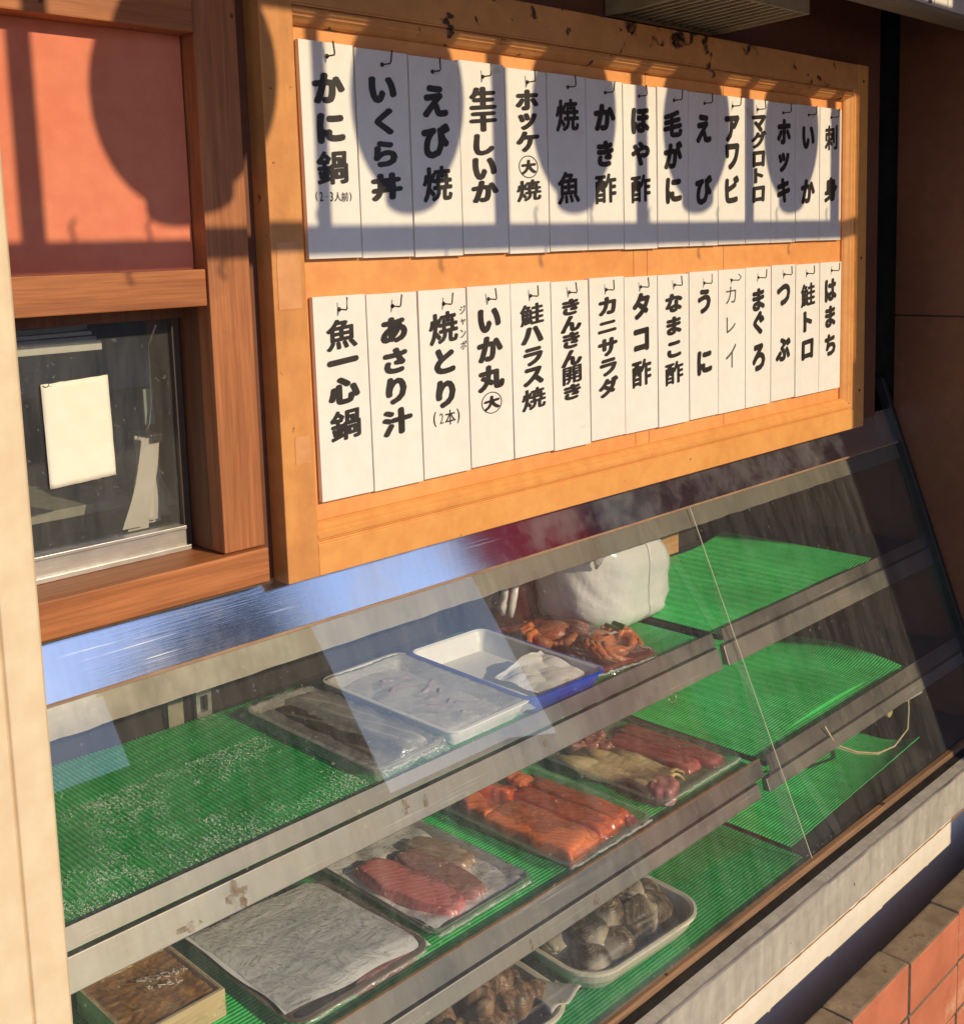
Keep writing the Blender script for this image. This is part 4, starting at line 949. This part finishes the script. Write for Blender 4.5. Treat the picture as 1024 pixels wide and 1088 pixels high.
# --- shells in bowls on the case floor
def bowl(label, cx, cy, w, d, h, z, deg):
    o = MB()
    pr = [(-.030, 0), (-.020, .006), (-.006, h * .55), (0, h - .006), (.004, h - .003), (.004, h + .001), (.0, h + .002), (-.005, h), (-.010, h * .6), (-.022, .010), (-.034, .007)]
    o.loft([rrect(w + 2 * a, d + 2 * a, .055 + a * .8, z + zz, cx, cy, 9) for a, zz in pr])
    return tag(o.build('bowl', CREAM_TRAY, None, smooth=False, xf=RZ(cx, cy, deg)), label, 'bowl', 'cream dishes of shellfish')
bowl('cream oblong dish of grey clams on the dark green mat', .428, -.112, .268, .172, .044, Z3 + .002, -3)
bowl('cream dish of striped brown whelks, at the bottom edge of the picture', .150, -.110, .205, .172, .044, Z3 + .002, -4)
for (cx_, w_, d_, la) in ((.428, .205, .112, 'dark sheet added as the shaded wet inside of the oblong clam dish'), (.150, .142, .112, 'dark sheet added as the shaded wet inside of the whelk dish')):
    m = patch(cx_, -.112, w_, d_, Z3 + .013, lambda u, v: .004 * nz(u * 5, v * 5, cx_) + .012 * max(abs(2 * u - 1), abs(2 * v - 1)) ** 4, 26)  # dark sheet stands in for the shaded, wet inside of each dish
    o = m.build('dish_shade', plain('dark_dish_shade', (.012, .011, .010), (.03, .027, .022), .12, 20, bump=.5, bscale=40, dist=.006), None, smooth=True); s_ = o.modifiers.new('thick', 'SOLIDIFY'); s_.thickness = .0006
    tag(o, la, 'dark sheet')
def shellmat(name, a, b, c3, cap=0.):
    m, t, out = nt(name)
    gp = N(t, 'ShaderNodeNewGeometry'); f = noise_n(t, gp.outputs['Position'], 38, 6, .6, .8); c = ramp(t, f, [(.42, a), (.57, b), (.74, c3)])
    w_ = N(t, 'ShaderNodeTexWave', wave_type='RINGS', rings_direction='SPHERICAL'); L(t, coords(t, (1, 1, 1), 'Generated'), w_.inputs['Vector']); w_.inputs['Scale'].default_value = 9; w_.inputs['Distortion'].default_value = 2.5
    c = mixc(t, ramp(t, w_.outputs['Fac'], [(.3, grey(0)), (.8, grey(.55))]), c, a)
    gx = N(t, 'ShaderNodeSeparateXYZ'); L(t, coords(t, (1, 1, 1), 'Generated'), gx.inputs[0])
    c = mixc(t, ramp(t, gx.outputs[0], [(.05, grey(cap)), (.22, grey(0))]), c, (.66, .58, .43))
    principled(t, out, c, .45, 0., bumpn(t, w_.outputs['Fac'], .2, .0015), .4); return m
CLAM = shellmat('clam_shell', (.030, .020, .012), (.20, .14, .08), (.60, .48, .32), .6)
WHELK = shellmat('whelk_shell', (.07, .036, .02), (.28, .16, .085), (.56, .38, .23))
def clam_mesh(seed):
    m = MB(); n = 22
    for s in (1, -1):
        loops = []
        for k in range(10):
            r = 1 - k / 9.5; r = max(r, .02)
            lp = []
            for q in range(n):
                a = 2 * math.pi * q / n
                x = .034 * (math.cos(a) * r * (1.0 if math.cos(a) > 0 else .85) ) - .012 * (1 - r); y = .026 * math.sin(a) * r
                rr = 1 + .012 * math.cos(k * math.pi)
                lp.append((x * rr, y * rr, s * (.0005 + .0215 * (1 - r ** 2.4))))
            loops.append(lp)
        m.loft(loops, True, True)
    m.tube([(-.022, -.006, 0), (-.026, 0, .002), (-.022, .006, 0)], [.003, .005, .003], 8)
    return m
def whelk_mesh(seed):
    m = MB(); loops = []; n = 16
    for k in range(58):
        s = k / 57; x = -.036 + .078 * s
        r = .0245 * math.sin(math.pi * min(1, .10 + s * .62)) * (1 - s) ** .42 * 1.12 if s < .985 else .0012
        r *= 1 + .07 * math.sin(s * 34)
        lp = []
        for q in range(n):
            a = 2 * math.pi * q / n
            rr = r * (1 + .10 * math.sin(a + s * 24))
            lp.append((x, rr * math.cos(a), rr * math.sin(a)))
        loops.append(lp)
    m.loft(loops)
    return m
def shells(fn, spots, mat, name, labels, cat, group):
    first = None
    for i, (x, y, z, ax, ay, az, s) in enumerate(spots):
        if first is None:
            o = fn(1).build(name, mat, None, smooth=True); first = o
        else:
            o = first.copy(); COL.objects.link(o)
        o.location = (x, y, z); o.rotation_euler = (rad(ax), rad(ay), rad(az)); o.scale = (s, s, s)
        tag(o, labels[i], cat, group)
zc = Z3 + .034
cl = [(.352, -.075, zc, 25, 8, 30, 1.35), (.395, -.150, zc, 38, 10, 10, 1.4), (.370, -.115, zc + .020, 20, -10, 80, 1.35), (.425, -.080, zc + .004, 40, 0, -30, 1.4), (.452, -.135, zc + .010, 28, 15, 150, 1.5), (.415, -.112, zc + .032, 32, -15, 40, 1.35), (.492, -.075, zc + .004, 42, 15, 70, 1.45), (.508, -.130, zc, 22, 10, -20, 1.35), (.470, -.100, zc + .030, 35, 0, 110, 1.4), (.345, -.145, zc, 15, 0, 60, 1.2), (.535, -.100, zc, 30, 10, 30, 1.2)]
DW = ['grey clam at the back left of the oblong dish', 'pale grey clam at the front of the oblong dish', 'dark clam lying on others at the left of the oblong dish', 'clam standing on edge at the back of the oblong dish', 'clam with a pale hinge in the front middle of the oblong dish', 'clam on top of the heap, left of centre in the oblong dish', 'large clam standing at the back right of the oblong dish', 'clam at the front right of the oblong dish', 'clam on top of the heap, right of centre in the oblong dish', 'small dark clam in the front left corner of the oblong dish', 'small clam in the right end of the oblong dish']
shells(clam_mesh, cl, CLAM, 'clam', DW, 'clam', 'grey clams in the oblong dish')
zc = Z3 + .036
wl = [(.095, -.085, zc, 0, 10, 200, 1.09), (.130, -.140, zc, 30, 5, 160, 1.15), (.168, -.085, zc, 0, 0, 30, 1.15), (.195, -.130, zc + .004, 60, -8, -15, 1.26), (.140, -.105, zc + .026, 20, 10, 75, 1.15), (.180, -.105, zc + .028, 10, -12, 170, 1.09), (.095, -.135, zc + .006, 90, 0, 120, 1.09)]
WW = ['whelk in the back left corner of the whelk dish', 'striped whelk at the front of the whelk dish', 'whelk at the back right of the whelk dish', 'large striped whelk pointing right in the whelk dish', 'whelk on top of the heap, left of centre in the whelk dish', 'whelk on top of the heap, right of centre in the whelk dish', 'whelk in the front left corner of the whelk dish']
shells(whelk_mesh, wl, WHELK, 'whelk', WW, 'whelk', 'brown whelks in the dish')
# plastic sheet corner lifted over the whelk dish rim
m = MB(); m.grid(lambda u, v: (.205 + .05 * u + .012 * v, -.190 + .06 * v - .01 * u, Z3 + .044 + .016 * u * (1 - v) + .005 * math.sin(8 * u + 4 * v)), 14, 10)
o = m.build('plastic_corner', plain('folded_plastic', (.50, .47, .36), (.62, .58, .45), .25, 20, bump=.3), None, smooth=True); s_ = o.modifiers.new('thick', 'SOLIDIFY'); s_.thickness = .0015
tag(o, 'folded cream plastic sheet corner over the rim of the whelk dish', 'plastic sheet')

# ------------------------------------------------------------------ brick planter and post in front
BR = plain('red_brick', (.50, .125, .05), (.66, .20, .09), .8, 9, bump=.35, bscale=60, spots=(.70, 30), spot_col=(.30, .09, .04))
def brickmat():
    m, t, out = nt('weathered_brick')
    n1 = noise_n(t, coords(t), 8, 5); c = ramp(t, n1, [(.3, (.38, .105, .05)), (.7, (.56, .185, .095))])
    g_ = N(t, 'ShaderNodeNewGeometry'); sp = N(t, 'ShaderNodeSeparateXYZ'); L(t, g_.outputs['Normal'], sp.inputs[0])
    mx_ = N(t, 'ShaderNodeMath', operation='ADD'); L(t, sp.outputs['Y'], mx_.inputs[0]); mx_.inputs[1].default_value = 1.
    soot_dull = ramp(t, noise_n(t, coords(t), 22, 5, .65), [(.35, (.20, .145, .09)), (.6, (.30, .22, .14)), (.72, (.09, .065, .04))])
    c = mixc(t, ramp(t, mx_.outputs[0], [(.15, grey(0)), (.45, grey(1))]), c, soot_dull)  # weathered top; back and ends greyed as well to cut red bounce light
    lm = noise_n(t, coords(t), 5, 7, .7, .3)
    c = mixc(t, ramp(t, lm, [(.57, grey(0)), (.64, grey(.5))]), c, (.62, .45, .27))
    principled(t, out, c, .8, 0., bumpn(t, noise_n(t, coords(t), 70, 5), .4, .003)); return m
BR = brickmat()
MORT = plain('dark_mortar', (.06, .045, .035), (.11, .08, .06), .9, 30)
bk = thing('brick_planter', 'low weathered brick edging wall in front of the case, red on its sunny side', 'brick wall', (.6, -.325, -1.9))
nb = 18
MB().box(-1.15, 1.62, -.3642, -.3142, -1.9, -1.4932).build('mortar', MORT, bk)
m = MB()
BL = .2032
ztop = -1.4904; x = 1.1257 + BL * 2 - BL * 13
k = 0
while x < 1.62:
    j = R.uniform(-.0015, .0015)
    bb = MB().box(x + .0018, min(1.63, x + BL - .0018), -.367 + j, -.3115 + j * .5, ztop - .10 + .0025, ztop + j)
    bb.build('brick', BR, bk, .0045)
    for row in range(1, 4):
        o_ = .1035 * (row % 2)
        MB().box(x + .0018 + o_ * 0, min(1.63, x + BL - .0018), -.367 + R.uniform(-.0015, .0015), -.316, ztop - .10 * (row + 1) + .0025, ztop - .10 * row - .0025).build('brick', BR, bk, .0045)
    x += BL; k += 1
pt = thing('post', 'smooth cream painted post standing at the left edge, in front of the window', 'post', (-.57, -.39, -1.9))
m = MB()
prof = [(-.513, -.345), (-.513, -.25), (-.68, -.25), (-.68, -.35), (-.5455, -.35), (-.5440, -.3465), (-.5425, -.35), (-.520, -.35), (-.516, -.3492)]
m.prism_z(prof, -1.9, .55); m.build('post_body', CREAM_POST, pt, .0015)

# ------------------------------------------------------------------ camera, sun, sky
f_px, CXp, CYp = 1215.35779, 512., 422.1845
Rm = ((0.7056227384414707, -0.7079795906607615, -0.029350471920538065), (-0.11368874192776414, -0.07223139532274074, -0.9908872264231714), (0.6994079074138495, 0.7025293764230263, -0.13145742394185853))
cam = bpy.data.cameras.new('camera'); co = bpy.data.objects.new('camera', cam); COL.objects.link(co)
M3 = Matrix((Rm[0], tuple(-q for q in Rm[1]), tuple(-q for q in Rm[2]))).transposed()
co.matrix_world = Matrix.Translation((-0.8527998495917545, -1.1530914959771104, -0.2517083114968987)) @ M3.to_4x4()
cam.sensor_fit = 'HORIZONTAL'; cam.sensor_width = 36; cam.lens = 36 * f_px / 1024
cam.shift_x = 0; cam.shift_y = -(544 - CYp) / 1024
cam.clip_start = .02; cam.clip_end = 400
S.camera = co

D = Vector((-KX, 1., -SZ)).normalized()
sl = bpy.data.lights.new('sun', 'SUN'); so = bpy.data.objects.new('sun', sl); COL.objects.link(so)
so.rotation_euler = D.to_track_quat('-Z', 'Y').to_euler(); sl.energy = 2.95; sl.angle = rad(.53); sl.color = (1., .815, .535)
W = bpy.data.worlds.new('World'); S.world = W; W.use_nodes = True
t = W.node_tree; t.nodes.clear()
o = t.nodes.new('ShaderNodeOutputWorld'); bg = t.nodes.new('ShaderNodeBackground'); sk = t.nodes.new('ShaderNodeTexSky')
sk.sky_type = 'NISHITA'; sk.sun_disc = False; sk.sun_elevation = math.asin(-D.z); sk.sun_rotation = math.atan2(-D.x, -D.y)
sk.air_density = 1.0; sk.dust_density = 0.; sk.ozone_density = 2.
bg.inputs[1].default_value = .15
tn = t.nodes.new('ShaderNodeMix'); tn.data_type = 'RGBA'; tn.blend_type = 'MULTIPLY'; tn.inputs[0].default_value = 1; tn.inputs[7].default_value = (1.07, .89, .97, 1)
t.links.new(sk.outputs[0], tn.inputs[6]); t.links.new(tn.outputs[2], bg.inputs[0]); t.links.new(bg.outputs[0], o.inputs[0])
S.render.engine = 'CYCLES'
S.cycles.max_bounces = 12; S.cycles.transparent_max_bounces = 24; S.cycles.diffuse_bounces = 4; S.cycles.glossy_bounces = 4
S.cycles.caustics_reflective = False; S.cycles.caustics_refractive = False; S.cycles.sample_clamp_indirect = 4
S.cycles.use_denoising = True
S.view_settings.view_transform = 'Standard'; S.view_settings.look = 'None'; S.view_settings.exposure = .38; S.view_settings.gamma = 1
